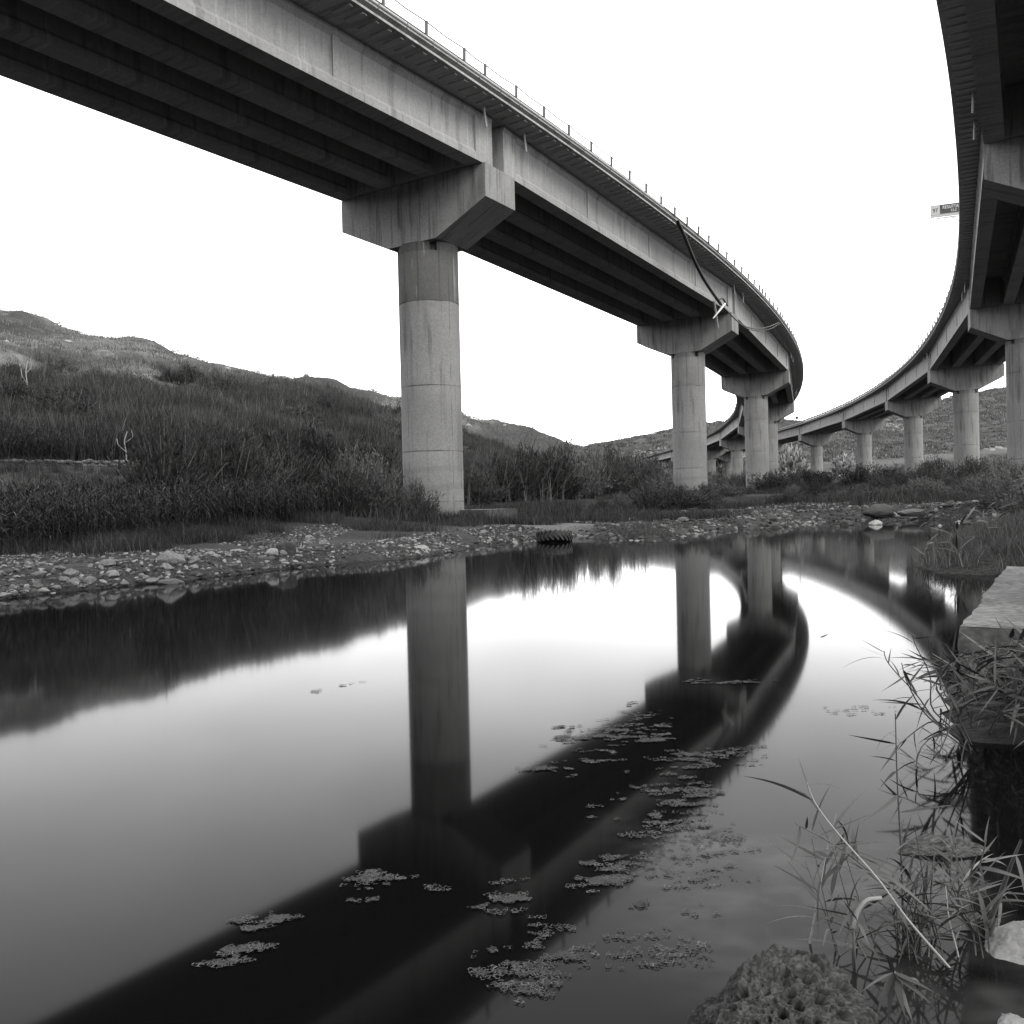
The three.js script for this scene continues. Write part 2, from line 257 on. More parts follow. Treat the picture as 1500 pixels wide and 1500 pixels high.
// ---------------------------------------------------------------- the two viaducts
const SPAN_GAP = 0.42, CAPH = 1.3, CAPD = 2.45, GD = 1.9, HALF = 4.6;
function viaduct(name, label, piers, tops, first, tilt, side, opt) {
  const root = thing(name, label, 'viaduct');
  const pts = piers.map(([x, z], i) => V(x, tops[i] + CH, -z));
  const curve = new THREE.CatmullRomCurve3(pts, false, 'centripetal');
  const N = pts.length, T = i => i / (N - 1);
  const frame = t => { const p = curve.getPoint(Math.min(1, Math.max(0, t))), f = curve.getTangent(Math.min(0.9999, Math.max(0.0001, t))); f.y = 0; f.normalize(); const r0 = V(-f.z, 0, f.x); const r = r0.clone().addScaledVector(UP, tilt).normalize(); return { p, f, r, r0, u: UP.clone() }; };
  // stations of the deck
  const per = 24, st = []; let S = 0, prev = null;
  for (let k = 0; k <= (N - 1) * per; k++) { const fr = frame(k / per / (N - 1)); if (prev) S += fr.p.distanceTo(prev); prev = fr.p; st.push({ ...fr, s: S, t: k / per / (N - 1) }); }
  const len = S;
  const sAt = s => { let lo = 0, hi = st.length - 1; while (hi - lo > 1) { const m = (lo + hi) >> 1; if (st[m].s <= s) lo = m; else hi = m; } const a = st[lo], b = st[hi], k = (s - a.s) / (b.s - a.s); return frame(a.t + (b.t - a.t) * k); };
  const edge = (s, w, h) => { const f = sAt(s); return f.p.clone().addScaledVector(f.r, w).addScaledVector(UP, GD + h); };
  // piers
  for (let i = 0; i < N; i++) {
    const fr = frame(T(i)), top = fr.p.y, gy = groundH(fr.p.x, -fr.p.z), yb = gy - 0.6, yt = top - CAPD + 0.02;
    const prof = []; const R = 1.25; let y = yb;
    prof.push(new THREE.Vector2(0.01, yb), new THREE.Vector2(R, yb));
    for (const j of JOINTS) { const jy = j; if (jy > yb + 0.2 && jy < yt - 0.6) prof.push(new THREE.Vector2(R, jy - 0.018), new THREE.Vector2(R - 0.02, jy - 0.004), new THREE.Vector2(R - 0.02, jy + 0.004), new THREE.Vector2(R, jy + 0.018)); }
    prof.push(new THREE.Vector2(R, yt - 0.36), new THREE.Vector2(0.02, yt - 0.36));
    const g = new THREE.LatheGeometry(prof, 56); const pa = g.attributes.position, ua = g.attributes.uv;
    for (let k = 0; k < pa.count; k++) ua.setXY(k, ua.getX(k), pa.getY(k) / 13);
    const parts = [g.toNonIndexed()];
    // head of the pier with four jacking pockets
    const fa = Math.atan2(-fr.f.z, fr.f.x);
    for (let q = 0; q < 4; q++) {
      const c0 = q * Math.PI / 2 + fa, a0 = c0 + 0.12, a1 = c0 + Math.PI / 2 - 0.12, off = Math.PI / 4;
      const s = new THREE.Shape(); s.absarc(0, 0, R, a0 + off, a1 + off, false); s.absarc(0, 0, 0.9, a1 + off, a0 + off, true);
      const e = new THREE.ExtrudeGeometry(s, { depth: 0.355, bevelEnabled: false, curveSegments: 12 }); e.rotateX(-Math.PI / 2); e.translate(0, yt - 0.357, 0);
      const ep = e.attributes.position, eu = e.attributes.uv; for (let k = 0; k < ep.count; k++) eu.setXY(k, (Math.atan2(ep.getX(k), ep.getZ(k)) / 6.2832 + 1) % 1, ep.getY(k) / 13);
      parts.push(e);
    }
    const core = new THREE.CylinderGeometry(0.92, 0.92, 0.4, 32).toNonIndexed(); core.translate(0, yt - 0.17, 0); parts.push(core);
    const col = mesh('pier_column', mergeGeometries(parts), name === 'curved_viaduct' && i === 2 ? C.columnTall : C.column, root); col.position.set(fr.p.x, 0, fr.p.z); col.rotation.y = 0;
    // cap beam, bevelled under both arms
    const A = 3.55, B = 1.15;
    const hex = [[-A, 0], [-A, -CAPH], [-1.2, -CAPD], [1.2, -CAPD], [A, -CAPH], [A, 0]];
    const st2 = [-B, B].map(b => ({ p: fr.p.clone().addScaledVector(fr.f, b).addScaledVector(UP, -0.01), r: fr.r0, u: UP, s: b + i * 1.7 }));
    const hexT = hex.map(([w, h]) => [w, h + tilt * w]);
    const cg = sweep(hexT, st2); // uv of the broad faces: metres across, metres up
    mesh('pier_cap', cg, C.cap, root);
  }
  // girders
  const offs = [-3.15, -1.05, 1.05, 3.15];
  const web = [[-0.35, 0], [0.35, 0], [0.35, 0.26], [0.26, 0.4], [0.26, 1.6], [0.38, 1.74], [0.38, GD], [-0.38, GD], [-0.38, 1.74], [-0.26, 1.6], [-0.26, 0.4], [-0.35, 0.26]];
  for (let i = 0; i < N - 1; i++) {
    const A = frame(T(i)), B = frame(T(i + 1));
    for (const o of offs) {
      const a = A.p.clone().addScaledVector(A.r, o), b = B.p.clone().addScaledVector(B.r, o), d = b.clone().sub(a), L = d.length(); d.normalize();
      const r = V(-d.z, 0, d.x).normalize(), s0 = SPAN_GAP, s1 = L - SPAN_GAP, mk = s => ({ p: a.clone().addScaledVector(d, s), r, u: UP, s: s + i * 7.3 + o * 3.1 });
      const parts = [sweep(web, [mk(s0 + 0.02), mk((s0 + s1) / 2), mk(s1 - 0.02)])];
      const blk = [[-0.345, 0.003], [0.345, 0.003], [0.345, GD - 0.003], [-0.345, GD - 0.003]];
      parts.push(sweep(blk, [mk(s0), mk(s0 + 1.15)]), sweep(blk, [mk(s1 - 1.15), mk(s1)]));
      for (const k of [0.25, 0.5, 0.75]) { const c = s0 + (s1 - s0) * k; const rib = [[-0.32, 0.3], [0.32, 0.3], [0.32, GD - 0.1], [-0.32, GD - 0.1]]; parts.push(sweep(rib, [mk(c - 0.17), mk(c + 0.17)])); }
      mesh('girder', mergeGeometries(parts), C.girder, root);
    }
    for (const e of [0, 1]) {   // end diaphragms between the girders
      const fr = e ? B : A, other = e ? A : B, dir = other.p.clone().sub(fr.p).setY(0).normalize(), c = fr.p.clone().addScaledVector(dir, SPAN_GAP + 0.75);
      const di = [[-2.83, 0.03 - tilt * 2.83], [2.83, 0.03 + tilt * 2.83], [2.83, GD - 0.02 + tilt * 2.83], [-2.83, GD - 0.02 - tilt * 2.83]];
      mesh('diaphragm', sweep(di, [-0.15, 0.15].map(b => ({ p: c.clone().addScaledVector(dir, b), r: fr.r0, u: UP, s: b }))), C.girder, root);
    }
  }
  // deck slab with upstand; the lip along its lower edge stays proud
  const slabP = [[-HALF, 0.02], [HALF, 0.02], [HALF, 0.1], [HALF - 0.24, 0.12], [HALF - 0.24, 0.3], [HALF - 0.02, 0.31], [HALF - 0.02, 0.36], [HALF - 0.35, 0.36], [HALF - 0.35, 0.26], [-HALF + 0.35, 0.26], [-HALF + 0.35, 0.36], [-HALF + 0.02, 0.36], [-HALF + 0.02, 0.31], [-HALF + 0.24, 0.3], [-HALF + 0.24, 0.12], [-HALF, 0.1]];
  mesh('deck_slab', sweep(slabP, st.map(s => ({ ...s, p: s.p.clone().addScaledVector(UP, GD) }))), C.slab, root);
  // haunch ribs under the overhang on the river side and the far side
  for (const sg of [-1, 1]) {
    const ribs = []; for (let s = 1; s < Math.min(len, opt.ribTo); s += 0.62) { const f = sAt(s); const r = f.r.clone().multiplyScalar(sg); ribs.push(boxAt(f.p.clone().addScaledVector(f.r, sg * (HALF - 0.5)).addScaledVector(UP, GD - 0.005), f.r, UP, f.f.clone().negate(), 0.72, 0.07, 0.16 + 0.1 * ((Math.round(s * 7) % 3) / 3))); }
    mesh('soffit_ribs', mergeGeometries(ribs), C.slab, root, 'stuff');
  }
  // edge furniture: cable duct in lengths, guard rail, fence posts with a wire
  const wv = side * (HALF - 0.03);
  let s = 2, n = 0; const rest = [], brk = [], lengths = [];
  const gapHas = s => opt.gap && s > opt.gap[0] && s < opt.gap[1];
  const unit = new THREE.CylinderGeometry(0.055, 0.055, 1, 10); unit.rotateX(Math.PI / 2);
  while (s < len - 2) {
    if (!gapHas(s + 0.7)) {
      const a = edge(s + 0.03, wv, 0.45), b = edge(s + 1.42, wv, 0.45);
      if (s > opt.near[0] && s < opt.near[1] && n < 140) { const d = new THREE.Mesh(unit, C.duct); d.name = 'duct_length'; d.castShadow = d.receiveShadow = true; d.position.copy(a).lerp(b, 0.5); d.lookAt(b); d.scale.z = a.distanceTo(b); lengths.push(d); n++; }
      else rest.push(tubeBetween(a, b, 0.055, 0.055, 6));
      brk.push(tubeBetween(edge(s, wv, 0.3), edge(s, wv, 0.46), 0.03, 0.03, 5));
    }
    s += 1.45;
  }
  const ductM = mesh('cable_duct', mergeGeometries(brk), C.steel, root); for (const d of lengths) ductM.add(d);
  if (rest.length) mesh('duct_run', mergeGeometries(rest), C.duct, ductM, 'stuff');
  const railP = [[0, 0], [0.03, 0.05], [0, 0.1], [0, 0.16], [0.03, 0.21], [0, 0.26], [-0.02, 0.26], [-0.02, 0]];
  for (const sg of [-1, 1]) {
    mesh('guard_rail', sweep(railP.map(([w, h]) => [sg * (HALF - 0.3) + sg * w, h + 0.56]), st.map(q => ({ ...q, p: q.p.clone().addScaledVector(UP, GD) })), false), C.steel, root);
  }
  const postAt = (s, sg, h) => { const a = edge(s, sg * (HALF - 0.22), 0.33), b = edge(s, sg * (HALF - 0.2), h); return tubeBetween(a, b, 0.06, 0.06, 6); };
  let k = 0; const posts = [], wire = [], rj = rng(opt.seed);
  for (let q = 1.2; q < len - 1; q += 2.3 + (rj() < 0.12 ? -0.9 : 0)) { const h = 1.12 + 0.06 * rj(); posts.push(postAt(q, side, h)); wire.push(edge(q, side * (HALF - 0.2), h - 0.01)); k++; }
  const wg = []; for (let i = 0; i < wire.length - 1; i++) { const m = wire[i].clone().lerp(wire[i + 1], 0.5); m.y -= 0.05; wg.push(tubeBetween(wire[i], m, 0.018, 0.018, 4), tubeBetween(m, wire[i + 1], 0.018, 0.018, 4)); }
  const fenceM = mesh('wire_fence', mergeGeometries(wg), C.steel, root); for (const g of posts) mesh('fence_post', g, C.steel, fenceM);
  const otherPosts = []; for (let q = 2; q < len - 2; q += 4.6) otherPosts.push(postAt(q, -side, 1.1)); mesh('fence_far_posts', mergeGeometries(otherPosts), C.steel, root, 'stuff');
  // drain spouts below the overhang, two at each joint
  for (let i = 0; i < N; i++) { let sI = st[i * per].s; for (const d of [-1.6, 1.5]) { const q = Math.min(len - 1, Math.max(1, sI + d)); const a = edge(q, side * (HALF - 0.75), -0.02), b = edge(q + 0.1, side * (HALF - 0.72), -0.78); mesh('drain_spout', tubeBetween(a, b, 0.045, 0.045, 8), C.pale, root); } }
  shadow(root);
  return { root, edge, sAt, st, len, frame, T, per };
}
const Lp = [[-44.5, -18.6], [-22.36, 9.62], [-3.23, 39.93], [13.36, 71.7], [26.85, 104.83], [37.4, 139.09], [44.93, 174.16], [49.31, 209.74], [51.03, 245.54], [50.62, 281.39], [48.77, 317.19], [46.33, 352.96], [44.28, 388.75], [42.5, 424.6]];
const Lt = [12.95, 12.95, 12.95, 13.05, 13.15, 13.0, 12.75, 12.4, 12.1, 11.85, 11.6, 11.4, 11.2, 11];
const L = viaduct('curved_viaduct', 'curving concrete viaduct with a torn cable duct dangling from its edge', Lp, Lt, -1, 0.04, 1, { ribTo: 290, near: [40, 240], gap: [87, 100], seed: 3 });
const Rp = [[-29, -56], [-11.2, -25.1], [5.9, 6.4], [21.6, 35.47], [36.5, 68.01], [48.25, 101.81], [57.2, 136.51], [63.2, 171.85], [66.0, 207.57], [65.46, 243.4], [63, 279], [60.5, 315], [58, 351], [56, 386], [54, 422]];
const Rt = [13, 13, 13.0, 13.0, 12.95, 12.95, 13.05, 13.05, 12.9, 12.7, 12.4, 12.1, 11.9, 11.7, 11.5];
const Rv = viaduct('viaduct_with_sign', 'concrete viaduct with a small direction sign jutting past its edge', Rp, Rt, -4, 0.03, -1, { ribTo: 260, near: [80, 270], seed: 5 });
// survey ring cast on the outer girder
{
  const p = (() => { let best = null; for (let s = 45; s < 75; s += 0.05) { const q = L.edge(s, 3.52, -GD + 1.1), v = q.clone().sub(camera.position); const [a] = ray(350, 27); const e = Math.abs(v.x / -v.z - a); if (!best || e < best.e) best = { e, q, f: L.sAt(s) }; } return best; })();
  const g = new THREE.TorusGeometry(0.11, 0.012, 6, 28); const m = new THREE.Matrix4().makeBasis(p.f.f.clone().negate(), UP, p.f.r0); m.setPosition(p.q); g.applyMatrix4(m); mesh('painted_ring', g, C.steel, L.root);
}
// ---------------------------------------------------------------- pier footings
function footing(p, ang, w, l, y0, y1, label, group) {
  const r = V(Math.cos(ang), 0, Math.sin(ang)), f = V(Math.sin(ang), 0, -Math.cos(ang));
  const nx = 40, nz = 40, cl = []; const box = new THREE.BoxGeometry(w, y1 - y0, l, nx, 10, nz); const q = box.attributes.position, uv = box.attributes.uv, nn = box.attributes.normal;
  for (let i = 0; i < q.count; i++) {
    let x = q.getX(i), y = q.getY(i), z = q.getZ(i); const e = 0.035; const wx = x * r.x - z * f.x + p[0], wz = x * r.z - z * f.z;
    const sideF = Math.abs(nn.getY(i)) < 0.5, st = sideF ? 0.5 + 0.7 * fbm(wx * 5, y * 9, wz * 5, 5) : 1 + 0.5 * fbm(wx * 3, 0, wz * 3, 5); cl.push(st, st, st);  // side faces darkened in vertex colour: mottled staining, plus their shade painted in
    const k = (sideF ? 0.09 : 0.05) * fbm(wx * 2, y * 3.5, wz * 2, 5) + 0.02 * fbm(wx * 9, y * 9, wz * 9, 2);
    uv.setXY(i, Math.abs(nn.getX(i)) > 0.5 ? z : x, Math.abs(nn.getY(i)) > 0.5 ? z : y);
    q.setXYZ(i, x + Math.sign(x) * (Math.abs(x) > w / 2 - 0.01 ? 0.05 * fbm(wx * 2, 0, wz * 2, 5) + (y < 0.8 * (y1 - y0) / 2 ? 0.06 * fbm(wx * 4, y * 7, wz * 4, 4) : 0) : 0), y + 0.5 * k, z + Math.sign(z) * (Math.abs(z) > l / 2 - 0.01 ? 0.05 * fbm(wx * 2, 0, wz * 2, 5) + (y < 0.8 * (y1 - y0) / 2 ? 0.06 * fbm(wx * 4, y * 7, wz * 4, 4) : 0) : 0));
  }
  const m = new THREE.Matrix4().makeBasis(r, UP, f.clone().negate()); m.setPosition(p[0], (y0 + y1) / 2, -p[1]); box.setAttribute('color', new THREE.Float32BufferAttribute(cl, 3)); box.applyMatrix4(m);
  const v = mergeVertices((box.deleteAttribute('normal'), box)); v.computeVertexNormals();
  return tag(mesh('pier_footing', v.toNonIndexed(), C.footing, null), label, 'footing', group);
}
const texFoot = tex(512, 512, (u, v) => 0.13 + 0.16 * (n1(u, v, 6, 6, 5) - 0.5) + 0.2 * (n4(u, v, 90, 90, 3) - 0.5)); texFoot.repeat.set(1 / 3, 1 / 3);
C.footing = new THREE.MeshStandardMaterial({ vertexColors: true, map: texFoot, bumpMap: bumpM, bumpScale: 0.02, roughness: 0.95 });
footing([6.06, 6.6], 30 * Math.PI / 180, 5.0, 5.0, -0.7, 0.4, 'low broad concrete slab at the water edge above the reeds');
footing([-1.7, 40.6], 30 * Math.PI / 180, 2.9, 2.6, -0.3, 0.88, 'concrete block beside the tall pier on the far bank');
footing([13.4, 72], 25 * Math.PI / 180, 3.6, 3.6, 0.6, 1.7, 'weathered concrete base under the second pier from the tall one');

// ---------------------------------------------------------------- direction sign on the right viaduct
{
  let s0 = null, bestE = 9; for (let s = 100; s < 220; s += 0.1) { const q = Rv.edge(s, -HALF + 0.15, 0.3); if (Math.abs(-q.z - 68) < bestE) { bestE = Math.abs(-q.z - 68); s0 = s; } }
  const f = Rv.sAt(s0), base = Rv.edge(s0, -HALF + 1.1, 0.27);
  const root = thing('direction_sign', 'small road sign reading 97 and RESUTTANO on the right viaduct edge', 'sign', base.toArray());
  const r = f.r0, fw = f.f, back = fw.clone().negate();
  const [, hy] = ray(1387, 308); const yS = CH + hy * 68 - base.y;         // panel centre height over the post foot
  const Wd = 2.4, Hh = 0.86;
  const [ax] = ray(1366, 308); const left = (ax * 68 - base.x) / r.x;      // how far the panel reaches past the edge
  const cx = left + Wd / 2, n = back;
  const P = (w, h, d) => V(0, 0, 0).addScaledVector(r, w).addScaledVector(UP, h).addScaledVector(n, d);
  mesh('post', tubeBetween(V(0, -0.1, 0), P(0, yS, -0.06), 0.06, 0.06, 10), C.galv, root);
  mesh('arm', tubeBetween(P(left + 0.4, yS - 0.5, -0.06), P(cx + 1.4, yS - 0.5, -0.06), 0.035, 0.035, 8), C.galv, root);
  mesh('brace', tubeBetween(P(0, yS - 1.3, -0.06), P(left + 1.3, yS - 0.45, -0.06), 0.03, 0.03, 8), C.galv, root);
  const bd = mesh('panel', boxAt(P(cx, yS, 0), r, UP, n, Wd, Hh, 0.05), C.galv, root);
  const c = document.createElement('canvas'); c.width = 768; c.height = 220; const x = c.getContext('2d');
  x.fillStyle = '#e8e8e8'; x.fillRect(0, 0, 768, 220); x.fillStyle = '#4a4a4a'; x.fillRect(196, 0, 572, 172);
  x.fillStyle = '#141414'; x.font = 'bold 100px sans-serif'; x.textAlign = 'center'; x.textBaseline = 'middle'; x.fillText('97', 98, 96);
  x.fillStyle = '#f4f4f4'; x.font = 'bold 82px sans-serif'; x.fillText('RESUTTANO', 482, 52); x.font = 'bold 66px sans-serif'; x.fillText('13.2', 482, 124);
  x.fillStyle = '#9a9a9a'; x.fillRect(0, 178, 768, 6);
  const t = new THREE.CanvasTexture(c); t.colorSpace = THREE.SRGBColorSpace;
  const fg = new THREE.PlaneGeometry(Wd - 0.04, Hh - 0.04); const m = new THREE.Matrix4().makeBasis(r, UP, n); m.setPosition(P(cx, yS, 0.03)); fg.applyMatrix4(m);
  mesh('sign_face', fg, new THREE.MeshStandardMaterial({ map: t, color: lin(0.62), roughness: 0.6 }), root);
}
{ // round road sign far along the deck
  let s0 = 0, be = 9; for (let s = 200; s < 330; s += 0.2) { const q = Rv.edge(s, -HALF + 0.3, 1.6); const e = Math.abs(q.x / -q.z - ray(1167, 612)[0]); if (e < be) { be = e; s0 = s; } }
  const b = Rv.edge(s0, -HALF + 0.3, 0.3), f = Rv.sAt(s0); const hh = CH + ray(1167, 612)[1] * -b.z - b.y;
  const root = thing('round_sign', 'tiny dark round road sign standing above the distant deck', 'sign', b.toArray());
  mesh('post', tubeBetween(V(0, 0, 0), V(0, hh, 0), 0.04), C.steel, root);
  const d = new THREE.CylinderGeometry(0.36, 0.36, 0.03, 24); d.rotateX(Math.PI / 2); d.rotateY(Math.atan2(f.f.x, f.f.z)); d.translate(0, hh, 0); mesh('disc', d, C.black, root);
}
// ---------------------------------------------------------------- torn cable duct hanging from the curved viaduct
{
  const find = (px, w) => { let b = null; for (let s = 70; s < 170; s += 0.05) { const q = L.edge(s, w, 0.2), e = Math.abs(q.x / -q.z - ray(px, 400)[0]); if (!b || e < b.e) b = { e, s, q }; } return b; };
  const Zof = px => -find(px, HALF + 0.05).q.z;
  const tw = (px, py, dz = 0) => { const q = at(px, py, Zof(px) - dz); return q; };
  const a0 = tw(993, 327), root = thing('torn_cable_duct', 'dark torn cable duct sagging in a loop below the curved deck', 'cable', a0.toArray());
  const W = (px, py, dz) => tw(px, py, dz).sub(a0);
  const main = [W(992, 326), W(1001, 345), W(1013, 375), W(1027, 404), W(1042, 428), W(1055, 446, 0.3)];
  mesh('duct', tubePath(main, 0.1, 30, 7), C.black, root);
  mesh('cable', tubePath([W(1050, 440), W(1068, 460, 0.5), W(1088, 477), W(1105, 482), W(1122, 480), W(1140, 473)], 0.045, 30, 6), C.black, root);
  mesh('cable', tubePath([W(1054, 446), W(1072, 464, 0.5), W(1092, 481), W(1112, 485), W(1128, 482), W(1142, 474)], 0.035, 30, 6), C.black, root);
  mesh('cable', tubePath([W(1053, 440), W(1058, 438), W(1062, 444), W(1065, 448)], 0.06, 12, 6), C.black, root);
  mesh('loose_slat', tubeBetween(W(1045.5, 441, 0.6), W(1051, 481, 0.6), 0.07, 0.09, 4), C.pale, root);
  mesh('loose_slat', tubeBetween(W(1061, 446, 0.7), W(1044, 467, 0.9), 0.1, 0.035, 4), C.white, root);
  mesh('bracket', tubeBetween(W(1041, 427), W(1049, 440), 0.06, 0.06, 5), C.white, root);
}
// ---------------------------------------------------------------- stones
const texRock = tex(512, 512, (u, v) => 0.55 + 0.5 * (n1(u, v, 5, 5, 5) - 0.5) + 0.5 * (n4(u, v, 60, 60, 3) - 0.5));
C.rock = [0.09, 0.2, 0.33, 0.5].map(v => new THREE.MeshStandardMaterial({ map: texRock, color: lin(v * 1.7), bumpMap: grainBump, bumpScale: 0.015, roughness: 0.95 }));
function stone(p, sx, sy, sz, k, tone, label, group, turn = 0, sink = 0.25) {
  const o = mesh('stone', rockGeos[k % rockGeos.length], C.rock[tone], null); o.scale.set(sx, sy / 0.62, sz); o.rotation.y = turn; o.position.set(p.x, p.y + sy * (1 - 2 * sink) * 0.62, p.z); return tag(o, label, 'stone', group);
}
const grd = (px, py) => { // first hit of a pixel's ray with the ground
  const [a, b] = ray(px, py); for (let Z = 1.5; Z < 200; Z *= 1.004) { if (CH + b * Z < groundH(a * Z, Z)) return V(a * Z, groundH(a * Z, Z), -Z); } return at(px, py, 60); };
stone(onY(514, 813), 0.36, 0.17, 0.26, 0, 0, 'smooth grey boulder half in the water by the far bank', null, 0.3, 0.3);
stone(onY(540, 820), 0.16, 0.08, 0.12, 1, 1, 'small pale stone leaning on the smooth grey boulder');
stone(onY(617, 812), 0.21, 0.18, 0.2, 2, 3, 'angular white block in the shallows below the tall pier', null, 1.1, 0.2);
stone(grd(418, 810), 0.22, 0.15, 0.2, 3, 0, 'rounded grey boulder on the gravel beside a white stone');
stone(grd(398, 812), 0.17, 0.08, 0.14, 4, 3, 'flat white stone beside the rounded grey boulder');
stone(grd(248, 824), 0.25, 0.14, 0.2, 5, 2, 'rough pale rock alone in the middle of the gravel shore', null, 0.5);
stone(onY(212, 853), 0.15, 0.08, 0.1, 6, 3, 'pale stone at the water line of the gravel shore');
stone(onY(248, 855), 0.2, 0.07, 0.14, 2, 1, 'wet grey stone at the water line of the gravel shore', null, 0.9);
stone(onY(1335, 752, 0.3), 0.6, 0.16, 0.3, 1, 1, 'long split ledge rock on the far gravel bar', null, 0.2);
stone(onY(1285, 752, 0.35), 0.75, 0.26, 0.4, 4, 0, 'long dark ledge rock on the far gravel bar', null, 0.1);
stone(onY(1306, 755, 0.25), 0.2, 0.17, 0.2, 5, 3, 'blocky pale rock at the end of the dark ledge');
{
  const r = rng(91);
  for (let i = 0; i < 110; i++) { const px = rr(r, 850, 1440), py = 0.5 * (rr(r, 752, 778) + rr(r, 752, 778)) + (px < 1000 ? 10 : px > 1200 ? -5 : 0), p = onY(px, py); p.y = Math.max(0, groundH(p.x, -p.z)); const s = 0.06 + 0.2 * Math.pow(r(), 2.2); stone(p, s * rr(r, 0.9, 1.7), s * 0.6, s, i, [0, 0, 0, 0, 0, 1, 1, 3][Math.floor(r() * 8)], 'loose stone of the bar across the pool below the viaducts', 'stones of the gravel bar', r() * 6); }
  for (let i = 0; i < 90; i++) { const px = rr(r, 0, 480), y0 = 874 - px * 0.105, py = y0 - rr(r, -2, 34), p = grd(px, py); p.y = Math.max(0, p.y); const s = 0.03 + 0.08 * Math.pow(r(), 1.8); stone(p, s * rr(r, 0.9, 1.6), s * 0.6, s, i, [0, 1, 1, 2, 2, 3][Math.floor(r() * 6)], 'cobble on the shingle shore below the reed bed', 'cobbles on the shingle shore', r() * 6); }
}
{ // loose gravel
  const mk = (name, label, n, seed, fn) => {
    const r = rng(seed), list = []; let guard = 0; while (list.length < n && guard++ < n * 40) { const q = fn(r); if (q) list.push(q); }
    const im = new THREE.InstancedMesh(gravelGeo, C.gravel, list.length); im.name = numbered(name); const d = new THREE.Object3D();
    list.forEach(([x, y, z, s, c], i) => { d.position.set(x, y, -z); d.rotation.set(r() * 0.6, r() * 6.3, r() * 0.6); d.scale.set(s * rr(r, 0.8, 1.5), s * rr(r, 0.6, 1), s); d.updateMatrix(); im.setMatrixAt(i, d.matrix); im.setColorAt(i, lin(c)); });
    im.castShadow = im.receiveShadow = true; scene.add(im); tag(im, label, 'gravel', null, 'stuff'); return im;
  };
  var gravelGeo = (() => { const g = new THREE.IcosahedronGeometry(1, 1); const p = g.attributes.position; for (let i = 0; i < p.count; i++) { const v = V().fromBufferAttribute(p, i); const k = 1 + 0.4 * noise.noise(v.x * 1.3, v.y * 1.3, v.z * 1.3); p.setXYZ(i, v.x * k, v.y * 0.6 * k, v.z * k); } g.computeVertexNormals(); return g; })();
  C.gravel = new THREE.MeshStandardMaterial({ roughness: 0.95 });
  var sand = (x, z) => ((x - 1.0) / 2.4) ** 2 + ((z - 34.5) / 3.2) ** 2 < 0.75;
  const tone = r => 0.035 + 0.42 * Math.pow(r(), 3.6);
  mk('shore_gravel', 'gravel spread over the shore below the reed bed', 16000, 5, r => { const z = rr(r, 11, 34), x = rr(r, -16, 2), s = sd(river, x, z); if (s < -0.35 || s > 4.5 * (0.5 + r()) || (x > -2 && z < 20) || (x > -4.6 && s > 1.1 + 0.8 * r()) || sand(x, z)) return null; if (fbm(x * 0.5, z * 0.5, 3, 3) < -0.16) return null; return [x, groundH(x, z) + 0.004, z, 0.01 + 0.04 * Math.pow(r(), 2.5), tone(r)]; });
  mk('bar_gravel', 'gravel of the far bar across the pool', 14000, 6, r => { const z = rr(r, 24, 62), x = rr(r, -1, 28), s = sd(river, x, z); if (s < -0.5 || s > 16 * r() + 1 || sand(x, z)) return null; if (fbm(x * 0.3, z * 0.3, 7, 3) < -0.12 && s > 1) return null; return [x, Math.max(-0.02, groundH(x, z)) + 0.01, z, 0.02 + 0.08 * Math.pow(r(), 3), tone(r) * 0.7]; });
  mk('ridge_rocks', 'pale broken limestone strewn along the hill crests', 12000, 8, r => { const z = rr(r, 80, 260), x = rr(r, -110, 45); if (x > z * 0.14) return null; const h = groundH(x, z); if (h < 8 || rockMask(x, z, h) < r()) return null; return [x, h - 0.35, z, 0.12 + 0.4 * Math.pow(r(), 4), 0.1 + 0.26 * r()]; });
  mk('slope_rocks', 'pale rock scattered over the far slopes under the viaducts', 9000, 9, r => { const z = rr(r, 300, 640), x = rr(r, 0.1, 0.56) * z; const h = groundH(x, z); const b = fbm(x * 0.012, z * 0.012, 5.5, 4); if (b < 0.1 || r() > (b - 0.1) * 5 || h < 14 + 14 * r()) return null; return [x, h, z, 0.25 + 1.2 * Math.pow(r(), 4), 0.08 + 0.2 * r()]; });
}
// white limestone knolls below the far slope
function knoll(px, py, Z, w, h, label) {
  const p = at(px, py, Z), g0 = new THREE.IcosahedronGeometry(1, 28); g0.deleteAttribute('normal'); g0.deleteAttribute('uv'); const g = mergeVertices(g0), q = g.attributes.position, col = [];
  for (let i = 0; i < q.count; i++) { const v = V().fromBufferAttribute(q, i).normalize(); const k = 0.8 + 0.6 * fbm(v.x * 2 + px, v.y * 2, v.z * 2, 6) + 0.3 * Math.abs(noise.noise(v.x * 7 + px, v.y * 5, v.z * 7)) + 0.22 * Math.abs(noise.noise(v.x * 17 + px, v.y * 13, v.z * 17)); q.setXYZ(i, v.x * k * w / 2, v.y * k * h, v.z * k * w / 2); const c = fbm(v.x * 8, v.y * 8 + px, v.z * 8, 5) > 0.05 ? 0.05 : 0.3 + 0.3 * fbm(v.x * 9, v.y * 9, v.z * 9 + px, 4); col.push(c * K, c * K, c * K); }
  g.setAttribute('color', new THREE.Float32BufferAttribute(col, 3)); g.computeVertexNormals(); const nn = g.toNonIndexed(); nn.computeVertexNormals();
  const o = mesh('limestone_knoll', nn, C.knoll, null); o.position.set(p.x, groundH(p.x, Z), p.z); return tag(o, label, 'rock');
}
C.knoll = new THREE.MeshStandardMaterial({ vertexColors: true, roughness: 1 });
knoll(1158, 700, 290, 12, 10, 'white limestone crag showing between the central piers');
knoll(1238, 700, 280, 10, 7, 'white limestone crag behind a pier of the viaduct with the sign');
